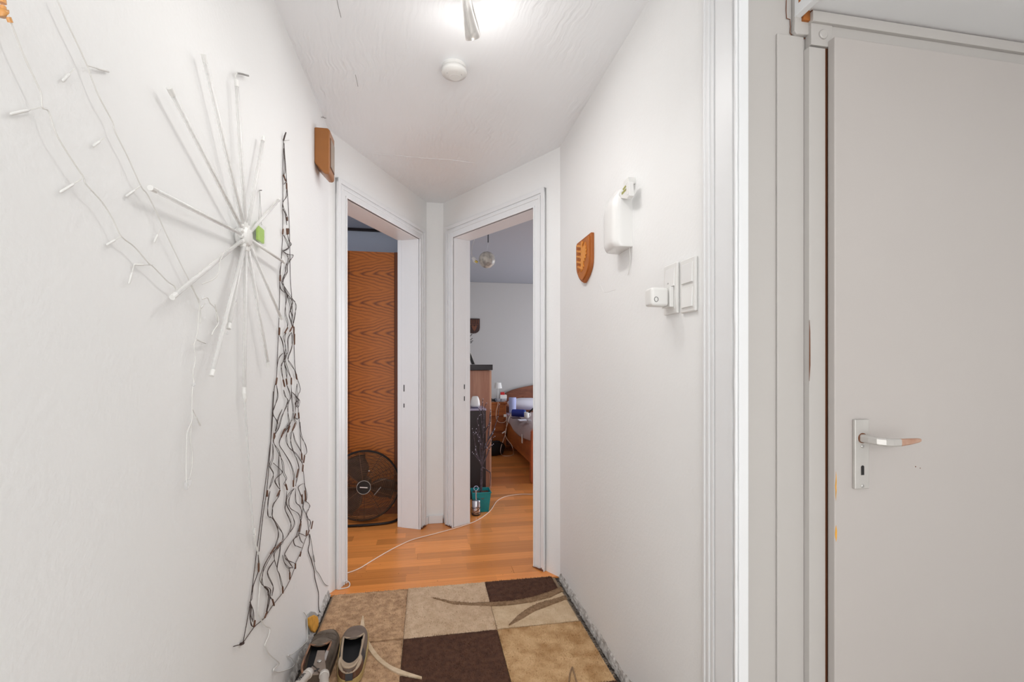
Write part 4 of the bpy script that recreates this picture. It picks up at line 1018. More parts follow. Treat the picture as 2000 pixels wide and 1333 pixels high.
MB().box(XR - .012, XR, dy0 + .004, dy1 - .004, dz0 + .01, dz1 - .02).build('back_plate', M['whitepl2'], dp, bevel=.002)
MB().lathe([(.017, 0), (.017, .0025), (.0145, .0035)], Z(XR - .034, dy0 + .0065, 1.852), (-.12, -1, 0), 24, sy=.75).build('side_button', M['whitepl2'], dp)
MB().tube(spline([Z(XR - .006, dy0 + .02, dz0 + .01), Z(XR - .006, dy0 + .008, dz0 - .03), Z(XR - .004, dy0 + .018, dz0 - .075), Z(XR - .004, dy0 + .03, dz0 - .10)], 6), .0012, 5).build('cord', M['wirewhite'], dp)
# tilted little holder above it
th_ = thing('label_tag', (XR, 1.66, 1.89), 'small white plastic tag with two olive strokes above the white housing', 'tag')
q0 = [wr(1209, 387, .045), wr(1221, 359, .045), wr(1228, 354, .045), wr(1229, 382, .045), wr(1224, 389, .045)]
MB().prism([Z(XR - .045, p.y, p.z) for p in q0], (.019, 0, 0)).build('tag_body', M['whitepl'], th_, bevel=.003)
for s in (((1214, 377), (1223, 368), (1223, 372), (1215, 381)), ((1216, 370), (1222, 362), (1223, 365), (1218, 372))):
    MB().prism([wr(*p, .045) for p in s], (-.0008, 0, 0)).build('olive_stroke', M['olive'], th_)
MB().prism([wr(*p, .045) for p in ((1225, 359), (1227.5, 357), (1228, 379), (1225.5, 381))], (-.0012, 0, 0)).build('tag_ridge', M['whitepl2'], th_, bevel=.0005)
MB().box(XR - .027, XR, wr(1226, 370, .03).y, wr(1216, 370, .03).y, 1.882, 1.905).build('tag_clip', M['whitepl2'], th_, bevel=.001)

# switches
def frame(name, ya, yb, za, zb, label, group=None):
    r = thing(name, (XR, (ya + yb) / 2, za), label, 'switch', group)
    MB().box(XR - .0095, XR, ya, yb, za, zb).build('frame', M['whitepl2'], r, bevel=.0035, seg=3)
    return r
def rocker(par, ya, yb, za, zb, tilt=.0015):
    return MB().prism([Z(XR - .009, ya, za), Z(XR - .0125 - tilt, ya, za), Z(XR - .0125 + tilt, ya, zb), Z(XR - .009, ya, zb)], (0, yb - ya, 0)).build('rocker', M['whitepl'], par, bevel=.001)
z0s, z1s = 1.372, 1.527
s1_ = frame('light_switch', 1.188, 1.266, z0s, z1s, 'white double frame with two rocker switches nearest the door casing')
rocker(s1_, 1.199, 1.255, z0s + .084, z0s + .140); r2_ = rocker(s1_, 1.199, 1.255, z0s + .014, z0s + .070)
for q in ((1.199, 1.2265), (1.2275, 1.255)): pass
s2_ = frame('socket_frame', 1.284, 1.364, z0s + .004, z1s + .004, 'white double frame with a rocker above the plugged-in socket')
rocker(s2_, 1.296, 1.352, z0s + .088, z0s + .144)
MB().lathe([(.0042, 0), (.0042, .001)], Z(XR - .0125, 1.330, z0s + .098), (-1, 0, 0), 14).build('round_mark', M['leddot'], s2_)
MB().box(XR - .0105, XR - .009, 1.296, 1.352, z0s + .018, z0s + .074).build('socket_insert', M['whitepl2'], s2_, bevel=.001)
# plug-in device
pg = thing('plug_in_device', (XR - .05, 1.325, 1.41), 'white plug-in device with a black ring, sticking out of the socket', 'device')
pz0, pz1 = 1.399, 1.455
MB().box(XR - .024, XR - .0106, 1.300, 1.350, pz0 - .003, pz1 + .003).build('plug_base', M['whitepl2'], pg, bevel=.002)
MB().box(XR - .082, XR - .025, 1.302, 1.350, pz0, pz1).build('body', M['whitepl2'], pg, bevel=.009, seg=4)
b = MB(); ring_c = Z(XR - .067, 1.3017, pz0 + .019); pts = [ring_c + Z(.0062 * math.cos(a), 0, .0072 * math.sin(a)) for a in [2 * PI * k / 24 for k in range(25)]]
b.tube(pts, .0008, 5); b.build('ring_logo', M['black'], pg)
# hairline cracks in the wall paint
o = MB().tube([wr(1180, 572, .0005), wr(1190, 570, .0005), wr(1203, 566, .0005)], .0006, 4); o.tube([wr(1172, 555, .0005), wr(1178, 570, .0005)], .0006, 4)
struct(o.build('trim_13', M['wirewhite']), 'faint raised paint crack under the dispenser')
# ceiling hair cracks
for i, pts in enumerate((((658, 0), (661, 14), (666, 34)), ((694, 146), (697, 158), (699, 169)), ((731, 300), (770, 303), (830, 309), (880, 312), (925, 318)))):
    m_ = M['wiregrey'] if i < 2 else M['trim']
    b = MB().tube([onZ(*p, HC - .0003) for p in pts], .0010 if i < 2 else .0022, 4)
    struct(b.build('trim_%d' % (14 + i), m_), 'fine crack in the ceiling plaster' if i < 2 else 'raised seam across the ceiling plaster')

# ================================================================== SIDE ROOM (left doorway)
wy = 3.905; wz = wy and onY(727, 491, wy).z
wd_ = thing('wardrobe', (-.7, wy + .28, 0), 'oak veneered wardrobe behind the floor fan in the side room', 'wardrobe')
xs1 = onY(681, 700, wy).x; xs2 = onY(770, 700, wy).x
MB().box(-1.55, -.05, wy + .022, wy + .53, 0, wz).build('carcass', M['oakside'], wd_)
MB().box(xs1 + .002, xs2, wy, wy + .02, .06, wz - .004).build('door', M['oak'], wd_, bevel=.001)
MB().box(-1.53, xs1 - .002, wy - .004, wy + .02, .06, wz - .004).build('door', M['oak'], wd_, bevel=.001)
MB().box(xs2 + .001, -.05, wy + .006, wy + .022, 0, wz).build('shade_strip', M['oakside'], wd_)  # dark strip beside the door, the gap's shade put into its colour
MB().box(-1.53, xs2, wy + .012, wy + .021, 0, .058).build('plinth', M['oakside'], wd_)

fc = onY(711, 947, 3.74); fc.y = 3.74; FR = .268
fc.z = FR + .018
fan = thing('floor_fan', (fc.x, fc.y, 0), 'round dark floor fan standing in front of the oak wardrobe', 'fan')
dk = mat('dusty_dark_chrome', (140, 108, 84), .4, .5, var=.3, vscale=30); blk = mat('dull_black_metal', (34, 28, 26), .5, .3)
bld = mat('dusty_fan_blade', (52, 42, 36), .5, .1, var=.3, vscale=12)
FN = Vector((.10, -1, .06)).normalized(); FU = FN.cross(Z(0, 0, 1)).normalized(); FV = FU.cross(FN)
def fp(r, a, d): return fc + FU * (r * math.cos(a)) + FV * (r * math.sin(a)) + FN * d
def ring(b, r, d, tr, n=56, seg=5): b.tube([fp(r, 2 * PI * k / n, d) for k in range(n + 1)], tr, seg, cap=False)
def gdep(r): return .075 - .050 * (r / FR) ** 2.5
b = MB()
for k in range(27): r = .056 + (FR - .066) * k / 26.; ring(b, r, gdep(r), .0015, 60, 4)
b.build('front_grille', dk, fan, smooth=True)
b = MB()
for k in range(9):
    a = 2 * PI * k / 9 + .04; b.tube([fp(.045 + (FR - .05) * t / 8, a, gdep(.045 + (FR - .05) * t / 8) + .0018) for t in range(9)], .0017, 5)
b.build('grille_spoke', dk, fan)
b = MB()
for k in range(16): r = .06 + (FR - .07) * k / 15.; ring(b, r, -.085 + .05 * (r / FR) ** 2.5, .0012, 48, 4)
for k in range(12): a = 2 * PI * k / 12; b.tube([fp(.05 + (FR - .055) * t / 6, a, -.087 + .05 * ((.05 + (FR - .055) * t / 6) / FR) ** 2.5) for t in range(7)], .0018, 4)
b.build('rear_grille', blk, fan)
b = MB(); ring(b, FR - .004, .012, .006, 64, 8); ring(b, FR - .002, -.024, .005, 64, 6); b.build('rim', blk, fan, smooth=True)
b = MB(); vs = []; fs = []
for k in range(65):
    a = 2 * PI * k / 64
    for d in (.012, -.024): vs.append(fp(FR - .002, a, d))
b.add(vs, [(2 * k, 2 * k + 1, 2 * k + 3, 2 * k + 2) for k in range(64)]); b.build('rim_band', blk, fan, solid=.0015, smooth=True)
MB().lathe([(.052, -.012), (.052, .002), (.046, .006)], fp(0, 0, .078), FN, 32).build('badge', blk, fan)
b = MB(); ring(b, .050, .086, .0024, 40, 6); b.build('badge_ring', M['steel'], fan, smooth=True)
MB().box(0, .056, 0, .0007, 0, .0075, lambda x, y, z: fp(0, 0, .0845) + FU * (x - .028) + FV * (z - .004 + (x - .028) * .12) + FN * y).build('maker_plate', M['whitepl2'], fan)
MB().lathe([(.048, -.13), (.055, -.11), (.055, -.045), (.03, -.03), (.028, .035), (.022, .045)], fc, FN, 24).build('motor', blk, fan)
for k in range(3):
    a0 = 2 * PI * k / 3 + 1.25; vs = []; fs = []
    for i in range(9):
        r = .035 + .20 * i / 8; half = .50 + .50 * math.sin(PI * min(1, i / 8 + .18)) * (.9)
        for j in range(7):
            u = j / 6 - .5; vs.append(fp(r, a0 + u * 2 * half * (.62 + .1 * i / 8), -.005 - u * .055))
    for i in range(8):
        for j in range(6): q = i * 7 + j; fs.append((q, q + 1, q + 8, q + 7))
    MB().add(vs, fs).build('blade', bld, fan, smooth=True, solid=.002)
MB().tube(spline([Z(fc.x - .27, 3.70, .012), Z(fc.x - .2, 3.655, .011), Z(fc.x, 3.64, .011), Z(fc.x + .18, 3.66, .011), Z(fc.x + .25, 3.72, .012), Z(fc.x + .262, 3.80, .012), Z(fc.x + .27, 3.83, .05), Z(fc.x + .276, 3.76, .22), fp(FR, 0, -.006)], 6), .010, 8).build('stand', blk, fan, smooth=True)
MB().tube(spline([Z(fc.x - .27, 3.70, .012), Z(fc.x - .275, 3.80, .03), Z(fc.x - .276, 3.76, .22), fp(FR, PI, -.006)], 6), .010, 8).build('stand', blk, fan, smooth=True)
MB().tube([fp(.126, 3.2, .073), fp(.10, 3.85, .075)], .003, 6).build('cable_tie', M['steel'], fan)
o = MB().lathe([(.005, 0), (.006, .006), (.003, .012)], fp(.128, 1.88, .078), FN, 8).build('clip', M['alu'], fan)

# ================================================================== CABLE ACROSS THE LAMINATE
cp = [(1075, 964), (1047, 966), (1020, 966), (1000, 968), (983, 972), (970, 980), (960, 995), (950, 1005), (930, 1018), (900, 1029), (850, 1043), (808, 1054), (780, 1066), (750, 1082), (720, 1100), (700, 1112), (676, 1121), (650, 1132)]
o = MB().tube(spline([onZ(*p, .0036) for p in cp], 6), .0035, 8).build('floor_cable', M['beigecable'], smooth=True); tag(o, 'white cable lying across the laminate from doorway to doorway', 'cable')
o = MB().tube(spline([Z(-.45, 2.655, .02), onZ(672, 1137, .02), onZ(679, 1136, .012), onZ(683, 1141, .006), onZ(681, 1147, .004), onZ(672, 1150, .003), onZ(660, 1152, .003)], 6), .003, 8).build('cable_loop', M['wirewhite'], smooth=True); tag(o, 'small loop of white cable poking out beside the left doorway casing', 'cable')

# ================================================================== BEDROOM (right doorway)
BW = 7.0
hb = thing('highboard', (.37, 4.8, 0), 'tall pale beech highboard with a dark top in the bedroom', 'cabinet')
MB().box(.12, .612, 4.54, 5.0, 0, 1.165).build('carcass', M['beech'], hb, bevel=.002)
MB().box(.596, .614, 4.535, 4.56, 0, 1.165).build('edge_strip', mat('light_beech_edge', (214, 168, 142), .5), hb)
MB().box(.11, .622, 4.50, 5.01, 1.168, 1.222).build('top_board', mat('black_brown_top', (34, 26, 32), .35), hb, bevel=.002)
dc = thing('low_cabinet', (.3, 4.3, 0), 'dark brown low cabinet with its top coloured pale lilac as if lit in front of the highboard', 'cabinet')
zc2 = onY(935, 799, 4.20).z
xr2 = onY(949, 860, 4.20).x
MB().box(.12, xr2, 4.20, 4.50, 0, zc2 - .018).build('carcass', M['darkcab'], dc, bevel=.002)
MB().box(.12, xr2 + .004, 4.19, 4.52, zc2 - .016, zc2).build('top', mat('lit_lilac_top', (176, 170, 196), .25), dc, bevel=.002)  # light falling on the dark cabinet's top is put into this colour
eg = onY(928, 795, 4.30); eg.z = zc2
o = thing('diffuser', eg, 'small white egg-shaped diffuser on the low dark cabinet', 'diffuser')
MB().lathe([(.032, .0005), (.042, .006), (.0435, .012)], eg, (0, 0, 1), 24).build('base', mat('grey_lilac_plastic', (120, 116, 140), .4), o, smooth=True)
MB().lathe([(.043, .013), (.046, .030), (.042, .065), (.033, .094), (.024, .108), (.0, .110)], eg, (0, 0, 1), 24).build('cap', M['whitepl'], o, smooth=True)
pf = thing('picture_frame', (.36, 4.62, 1.225), 'dark picture frame with a white edge leaning on the highboard', 'frame')
a = onY(928, 722, 4.60); c = onY(919, 689, 4.60)
MB().prism([Z(a.x + .004, 4.585, 1.2235), Z(a.x - .004, 4.585, 1.2235), Z(c.x - .004, 4.585, c.z), Z(c.x + .004, 4.585, c.z)], (0, .02, 0)).build('white_edge', M['whitepl2'], pf)
MB().prism([Z(a.x - .006, 4.59, 1.2240), Z(a.x - .026, 4.59, 1.2240), Z(c.x - .026, 4.59, c.z), Z(c.x - .006, 4.59, c.z)], (0, .10, 0)).build('board', M['black'], pf)
twg = thing('decor_twigs', (.33, 4.75, 1.223), 'black decorative twigs on the highboard, mostly hidden by the doorway', 'twigs')
MB().lathe([(.02, 0), (.03, .03), (.018, .10), (.02, .12)], (.31, 4.80, 1.224), (0, 0, 1), 14).build('vase', M['black'], twg)
for p0, p1 in (((914, 662), (922, 653)), ((914, 668), (923, 661)), ((914, 669), (924, 666)), ((914, 672), (922, 669)), ((910, 700), (918, 640))):
    MB().tube([onY(*p0, 4.8), onY(*p1, 4.8)], .0035, 5).build('twig', M['black'], twg)
cr_ = thing('wall_crest', (.66, BW, 1.7), 'dark carved wooden crest shield on the bedroom wall', 'shield')
a = onY(937, 623, BW); c = onY(918, 652, BW); wdt = .20; xr_ = a.x; xl_ = xr_ - wdt; zt_, zb_ = a.z, c.z
def crest(ins, y): 
    P = [(xl_ + ins, zt_ - ins), (xr_ - ins, zt_ - ins)]
    for i in range(9):
        t = i / 8 * PI; P.append(((xl_ + xr_) / 2 + (wdt / 2 - ins) * math.cos(t), zb_ + .09 - (.09 - ins) * max(0, math.sin(t)) ** .8))
    return [Z(x, y, z) for x, z in P]
MB().prism(crest(0, BW), (0, -.02, 0)).build('board', mat('dark_mahogany', (58, 34, 30), .4), cr_, bevel=.002)
rl = mat('carved_brown', (112, 66, 44), .5)
for k in range(6):
    x = xr_ - .030 - k * .026
    MB().box(x, x + .012, BW - .026, BW - .02, zt_ - .075, zt_ - .02).build('carved_ray', rl, cr_)
MB().box(xl_ + .02, xr_ - .02, BW - .026, BW - .02, zt_ - .092, zt_ - .084).build('carved_line', rl, cr_)
cxm = xr_ - .085
MB().prism([Z(cxm + .045, BW - .02, zt_ - .11), Z(cxm + .02, BW - .02, zt_ - .10), Z(cxm, BW - .02, zt_ - .12), Z(cxm - .02, BW - .02, zt_ - .10), Z(cxm - .045, BW - .02, zt_ - .11), Z(cxm - .022, BW - .02, zt_ - .165), Z(cxm, BW - .02, zt_ - .19), Z(cxm + .022, BW - .02, zt_ - .165)], (0, -.007, 0)).build('carved_head', rl, cr_)

# pendant with crackled glass ball
pb = onY(951, 508, 4.25)
pn = thing('pendant_lamp', (pb.x, 4.25, HC), 'pendant lamp with a crackled glass ball hanging in the bedroom', 'lamp')
pt = onY(953.5, 474, 4.25)
MB().lathe([(.05, 0), (.05, -.02), (.02, -.03)], (pt.x, 4.25, HC), (0, 0, 1), 20).build('ceiling_rose', M['alu'], pn)
MB().tube([Z(pt.x, 4.25, HC - .03), pt], .006, 8).build('rod', mat('dull_grey_metal', (110, 112, 116), .4, .5), pn)
MB().tube([pt, Z(pb.x, 4.25, pb.z + .07)], .0035, 8).build('thin_wire', M['clearpl'], pn)
prof = [(.001, -.076)] + [(.076 * math.sin(PI * k / 16), -.076 * math.cos(PI * k / 16)) for k in range(1, 16)] + [(.001, .076)]
gb = mat('crackled_glass', (214, 208, 196), .25, bump=1, bscale=45, rgb2=(150, 146, 140), vscale=26)
MB().lathe(prof, pb, (0, 0, 1), 28).build('glass_ball', gb, pn, smooth=True)
q = onY(926, 514, 4.22)
MB().tube(spline([onY(922, 482, 4.22), onY(921, 495, 4.22), onY(924, 506, 4.22), q], 6), .003, 6).build('side_cord', M['wirewhite'], pn)
MB().tube([onY(924, 503, 4.22), onY(928, 510, 4.22), onY(931, 513, 4.22)], [.016, .020, .014], 12).build('lamp_socket', M['whitepl2'], pn)
MB().tube([onY(928, 510, 4.20), onY(933, 513, 4.20)], .010, 10).build('brass_ring', mat('brass', (196, 172, 88), .35, .6), pn)
MB().tube(spline([onY(922, 482, 4.22), Z(pt.x - .1, 4.24, HC - .05), Z(pt.x, 4.25, HC - .02)], 6), .003, 6).build('side_cord', M['wirewhite'], pn)

# teal pot with lit twig tree
pc = Z(.435, 3.885, 0)
pot = thing('plant_pot', pc, 'square teal plastic pot holding the twig tree', 'pot')
tl = mat('teal_plastic', (18, 142, 148), .4, var=.12, vscale=20)
b = MB(); H_ = .158; hb_, htp = .060, .077; vs = []
for hw, z in ((hb_, 0.0005), (htp, H_), (htp + .004, H_), (htp + .004, H_ + .010), (htp - .004, H_ + .010), (htp - .006, H_ - .02), (hb_ - .004, .012)):
    for sx, sy in ((-1, -1), (1, -1), (1, 1), (-1, 1)): vs.append(pc + Z(sx * hw, sy * hw, z))
fs = [(0, 1, 2, 3)] + [(4 * i + k, 4 * i + (k + 1) % 4, 4 * i + 4 + (k + 1) % 4, 4 * i + 4 + k) for i in range(6) for k in range(4)] + [(24, 25, 26, 27)]
b.add(vs, fs).build('pot_wall', tl, pot, bevel=.002)
MB().prism([pc + Z(-.070, -.070, .135), pc + Z(.070, -.070, .135), pc + Z(.070, .070, .135), pc + Z(-.070, .070, .135)], (0, 0, .008)).build('soil', mat('reddish_granules', (120, 84, 70), .95, bump=1, bscale=120, rgb2=(70, 48, 40), vscale=80), pot)
b = MB()
for k in range(9):
    x = pc.x + random.uniform(-.04, .03); z = random.uniform(.105, .135); b.box(x, x + random.uniform(.004, .012), pc.y - .0735, pc.y - .0715, z, z + random.uniform(.002, .005))
b.build('dirt_speck', M['crack'], pot)
tr = thing('twig_tree', pc + Z(0, 0, .14), 'bare dark LED twig tree with tiny white lights standing in the teal pot', 'tree')
YT_ = 3.88
bark = mat('dark_bark', (52, 40, 46), .7, bump=.6, bscale=80, rgb2=(96, 84, 92), vscale=60)
base_ = Z(.436, YT_, .143); fork = onY(941, 912, YT_)
MB().tube(spline([base_, onY(940.5, 935, YT_), fork], 5), [.010] * 20, 8).build('trunk', bark, tr, smooth=True)
br = [((941, 912), (946, 880), (953, 860), (964, 840), (972, 815), (975, 790)), ((941, 912), (935, 895), (930, 880), (925, 850), (922, 838)), ((941, 912), (942, 880), (944, 850), (945, 830), (946, 800), (950, 788)),
      ((941, 912), (938, 885), (937, 862), (931, 838), (927, 848)), ((941, 912), (936, 900), (922, 884)), ((941, 912), (950, 892), (957, 875), (963, 868)), ((944, 850), (942, 835), (940, 815), (936, 800), (934, 797)),
      ((945, 830), (944, 812), (942, 795), (943, 780)), ((942, 880), (938, 855), (935, 835), (932, 822), (936, 812)), ((937, 862), (932, 850), (929, 845)), ((953, 860), (955, 840), (958, 822), (958, 805)), ((953, 860), (962, 848), (966, 838)),
      ((944, 850), (950, 838), (955, 828), (958, 800)), ((946, 880), (948, 868), (951, 876)), ((942, 880), (938, 868), (934, 862)), ((946, 880), (955, 868), (960, 858), (966, 853)), ((935, 895), (930, 888), (928, 878)), ((941, 912), (952, 920), (958, 926), (957, 950))]
tips = []
for i, L in enumerate(br):
    off = [random.uniform(-.04, .04) * (k / len(L)) for k in range(len(L))]
    P = [onY(p[0], p[1], YT_ + off[k] * (1 if i < 17 else .2)) for k, p in enumerate(L)]
    S_ = spline(P, 4); n = len(S_); MB().tube(S_, [.0052 * (1 - .72 * k / n) + .0008 for k in range(n)], 6).build('branch', bark, tr, smooth=True)
    if i < 17: tips += [S_[-1], S_[int(n * .55)], S_[int(n * .78)]]
b = MB()
for p in tips: b.lathe([(.001, -.003), (.0029, -.0015), (.0029, .0015), (.001, .003)], p + Z(.002, -.006, .002), (0, 0, 1), 6)
b.build('tiny_lights', mat('tiny_white_lamp', (226, 222, 240), .4), tr)

dsp = onZ(930, 1006, 0); dsp = Z(.384, 3.765, 0)
ds = thing('door_stop', dsp, 'silver cylinder weight with a ring handle and black wire beside the teal pot', 'door stop')
MB().lathe([(.034, .001), (.035, .004), (.035, .010)], dsp, (0, 0, 1), 28).build('rubber_foot', M['black'], ds)
MB().lathe([(.0335, .0105), (.034, .013), (.034, .118), (.032, .121), (.004, .122)], dsp, (0, 0, 1), 28).build('cylinder', M['chrome'], ds, smooth=True)
MB().tube([dsp + Z(0, 0, .120), dsp + Z(0, 0, .200)], .0055, 10).build('rod', M['chrome'], ds)
c = dsp + Z(0, 0, .216); MB().tube([c + Z(.018 * math.cos(a), 0, .018 * math.sin(a)) for a in [2 * PI * k / 24 for k in range(25)]], .0032, 8).build('ring_handle', mat('pale_blue_metal', (176, 190, 222), .25, .6), ds, smooth=True)
for z0 in (.018, .064):
    MB().tube([dsp + Z(.0365 * math.cos(a), .0365 * math.sin(a), z0 + .003 * math.sin(a * 1.5)) for a in [2 * PI * k / 24 for k in range(25)]], .0022, 6).build('wire_band', M['wiredark'], ds, smooth=True)
MB().tube([dsp + Z(.036 * math.cos(a), .036 * math.sin(a), .02 + .042 * (k / 10)) for k, a in enumerate([-2.6 + .22 * q for q in range(11)])], .0018, 6).build('wire_band', M['wiredark'], ds)

# nightstand and what stands on it
ns = thing('nightstand', (.96, 6.6, 0), 'varnished pine nightstand with drawers beside the bed', 'nightstand')
nz = onY(975, 786, 6.38).z; nx1 = onY(989, 800, 6.38).x; nx0 = .70
MB().box(nx0, nx1, 6.40, 6.82, .05, nz - .032).build('carcass', M['pine'], ns, bevel=.004)
MB().box(nx0 - .01, nx1 + .014, 6.375, 6.83, nz - .030, nz).build('top', M['pine'], ns, bevel=.008, seg=3)
xe = onY(984, 800, 6.39).x
for za, zb in ((789, 813.5), (818, 843), (846, 867)):
    z1_ = onY(975, za, 6.385).z; z0_ = onY(975, zb, 6.385).z
    d_ = MB().box(nx0 + .02, xe, 6.382, 6.402, z0_, z1_).build('drawer', M['pine'], ns, bevel=.005, seg=2)
    MB().lathe([(.010, 0), (.008, .012), (.014, .018), (.012, .026)], Z((nx0 + xe) / 2 + .006, 6.382, (z0_ + z1_) / 2), (0, -1, 0), 12).build('knob', M['pine'], d_)
NY = 6.48
tlm = onY(972.5, 786, NY); tlm.z = nz
lm = thing('table_lamp', tlm, 'small white table lamp with pleated shade on the nightstand', 'lamp')
MB().lathe([(.045, .0008), (.045, .006), (.008, .010)], tlm, (0, 0, 1), 20).build('foot', M['whitepl2'], lm)
zs0, zs1 = onY(972, 759, NY).z, onY(972, 748, NY).z
MB().tube([tlm + Z(0, 0, .008), Z(tlm.x, NY, zs0 + .04)], .005, 8).build('stem', M['whitepl2'], lm)
n = 32; vs = []
for r, z in ((.056, zs0), (.042, zs1)):
    for k in range(n): rr = r * (1 + (.035 if k % 2 else -.035)); vs.append(Z(tlm.x + rr * math.cos(2 * PI * k / n), NY + rr * math.sin(2 * PI * k / n), z))
MB().add(vs, [(k, (k + 1) % n, n + (k + 1) % n, n + k) for k in range(n)] + [tuple(range(n, 2 * n))]).build('shade', M['whitepl2'], lm, solid=.002)
def nbox(name, p0, p1, y, dep, m, label, cat, z0=None, bev=.003):
    a = onY(*p0, y); c = onY(*p1, y); zb = z0 if z0 is not None else min(a.z, c.z)
    o = MB().box(min(a.x, c.x), max(a.x, c.x), y, y + dep, zb, max(a.z, c.z)).build(name, m, bevel=bev); return tag(o, label, cat)
o1_ = nbox('book_stack', (968, 779.5), (985, 786), 6.43, .03, mat('white_and_grey_boxes', (196, 196, 202), .5, rgb2=(120, 122, 132), vscale=40, stretch=(3, 1, .4)), 'low stack of white boxes in front on the nightstand', 'boxes', nz + .0008)
z_ = onY(983, 778, 6.54).z
o2_ = nbox('white_box', (977, 772), (990, 779), 6.60, .10, M['whitepl2'], 'white box under the red object on the nightstand', 'box', None)
sup = nbox('box', (976.5, 779.2), (989.5, 786), 6.595, .12, mat('pale_box', (170, 172, 180), .6), 'grey box carrying the white box at the back of the nightstand', 'box', nz + .0008)
o3_ = nbox('red_object', (978, 766.5), (985.5, 771.8), 6.62, .05, mat('red_plastic', (196, 34, 40), .4), 'small red case on top of the white box', 'case')
hd_ = thing('black_gadgets', onY(963, 786, 6.46), 'tangled black gadget and headphones at the left of the nightstand', 'gadget'); hd_.location.z = nz
g0 = onY(963, 780, 6.46)
MB().tube(spline([Z(g0.x + .05 * math.cos(a), 6.47 + .03 * math.sin(a), nz + .022 + .012 * math.sin(2 * a)) for a in [k * .7 for k in range(10)]], 4), .010, 8).build('headband', M['black'], hd_, smooth=True)
MB().lathe([(.02, 0), (.024, .01), (.02, .024)], (g0.x - .03, 6.44, nz + .026), (0, -1, .2), 14).build('ear_cup', M['black'], hd_)
MB().lathe([(.02, 0), (.024, .01), (.02, .024)], (g0.x + .035, 6.45, nz + .026), (.3, -1, .2), 14).build('ear_cup', mat('dark_blue_grey', (70, 72, 84), .5), hd_)
# black bag under/before the nightstand
bg = thing('black_bag', (.93, 6.2, 0), 'black fabric bag slumped on the floor in front of the nightstand', 'bag')
def blob(c, r, nz_=10, nt=16, amp=.25, seed=0):
    vs = []; fs = []
    for i in range(nz_ + 1):
        ph = PI * i / nz_
        for k in range(nt):
            a = 2 * PI * k / nt; d = Vector((math.sin(ph) * math.cos(a), math.sin(ph) * math.sin(a), math.cos(ph)))
            s_ = 1 + amp * noise.noise(d * 2.1 + Vector((seed, 0, 0))); p = Vector((d.x * r[0], d.y * r[1], d.z * r[2])) * s_ + Vector(c); p.z = max(p.z, .001); vs.append(p)
    for i in range(nz_):
        for k in range(nt): fs.append((i * nt + k, i * nt + (k + 1) % nt, (i + 1) * nt + (k + 1) % nt, (i + 1) * nt + k))
    return vs, fs
bkf = mat('black_fabric', (24, 22, 24), .85, bump=.5, bscale=50)
MB().add(*blob((.87, 6.23, .085), (.15, .12, .105), seed=3)).build('body', bkf, bg, smooth=True, weld=True)
MB().add(*blob((.80, 6.24, .16), (.10, .08, .05), seed=8)).build('flap', mat('dark_grey_fabric', (66, 60, 58), .85), bg, smooth=True, weld=True)
MB().tube(spline([Z(.84, 6.14, .17), Z(.90, 6.06, .20), Z(.98, 6.10, .17), Z(1.02, 6.16, .10)], 6), .010, 6).build('strap', bkf, bg, smooth=True)

# bed
bd = thing('bed', (1.6, 5.8, 0), 'pine bed with a curved headboard in the bedroom', 'bed')
hp = [onY(*p, 6.93) for p in ((983, 772), (985, 770), (990, 767), (1000, 762.5), (1012, 759), (1025, 756), (1043, 752.5))]
x_c = 1.92
poly = [Z(p.x, 6.93, p.z) for p in hp] + [Z(x_c, 6.93, .955)] + [Z(2 * x_c - p.x, 6.93, p.z) for p in hp[::-1]] + [Z(2 * x_c - hp[0].x, 6.93, .0), Z(hp[0].x, 6.93, .0)]
MB().prism(poly, (0, .045, 0)).build('headboard', M['pinedk'], bd, bevel=.004)
kn = onY(1021, 776, 6.93)
MB().lathe([(.022, 0), (.022, .0008)], kn, (0, -1, 0), 12, sy=.4).build('wood_knot', M['crack'], bd)
RX = 1.085
za, zb = onX(1036, 862, RX).z, onX(1036, 904, RX).z
MB().box(RX, RX + .03, 4.70, 6.93, zb - .01, .42).build('side_rail', M['pinedk' if 0 else 'pine'], bd, bevel=.004)
fz = onY(1041, 838, 4.65).z
fpx = onY(1036.5, 900, 4.65).x
b = MB().prism([Z(fpx + .02, 4.65, 0), Z(fpx, 4.65, .02), Z(fpx + .004, 4.65, .34), Z(fpx + .012, 4.65, fz - .03), Z(fpx + .04, 4.65, fz), Z(fpx + .075, 4.65, fz), Z(fpx + .080, 4.65, 0)], (0, .06, 0)); b.build('foot_post', mat('orange_pine_post', (192, 104, 62), .4, var=.15, vscale=8), bd, bevel=.005)
MB().box(fpx + .08, 2.75, 4.665, 4.695, .16, .50).build('footboard', M['pine'], bd, bevel=.003)
MB().box(2.72, 2.75, 4.70, 6.93, .2, .42).build('side_rail', M['pine'], bd)
MB().box(RX + .035, 2.71, 4.72, 6.90, .24, .50).build('mattress', mat('lilac_white_sheet', (196, 186, 206), .85), bd, bevel=.03, seg=3)
bl = mat('mauve_grey_blanket', (176, 157, 155), .9, bump=.4, bscale=60, var=.1, vscale=3)
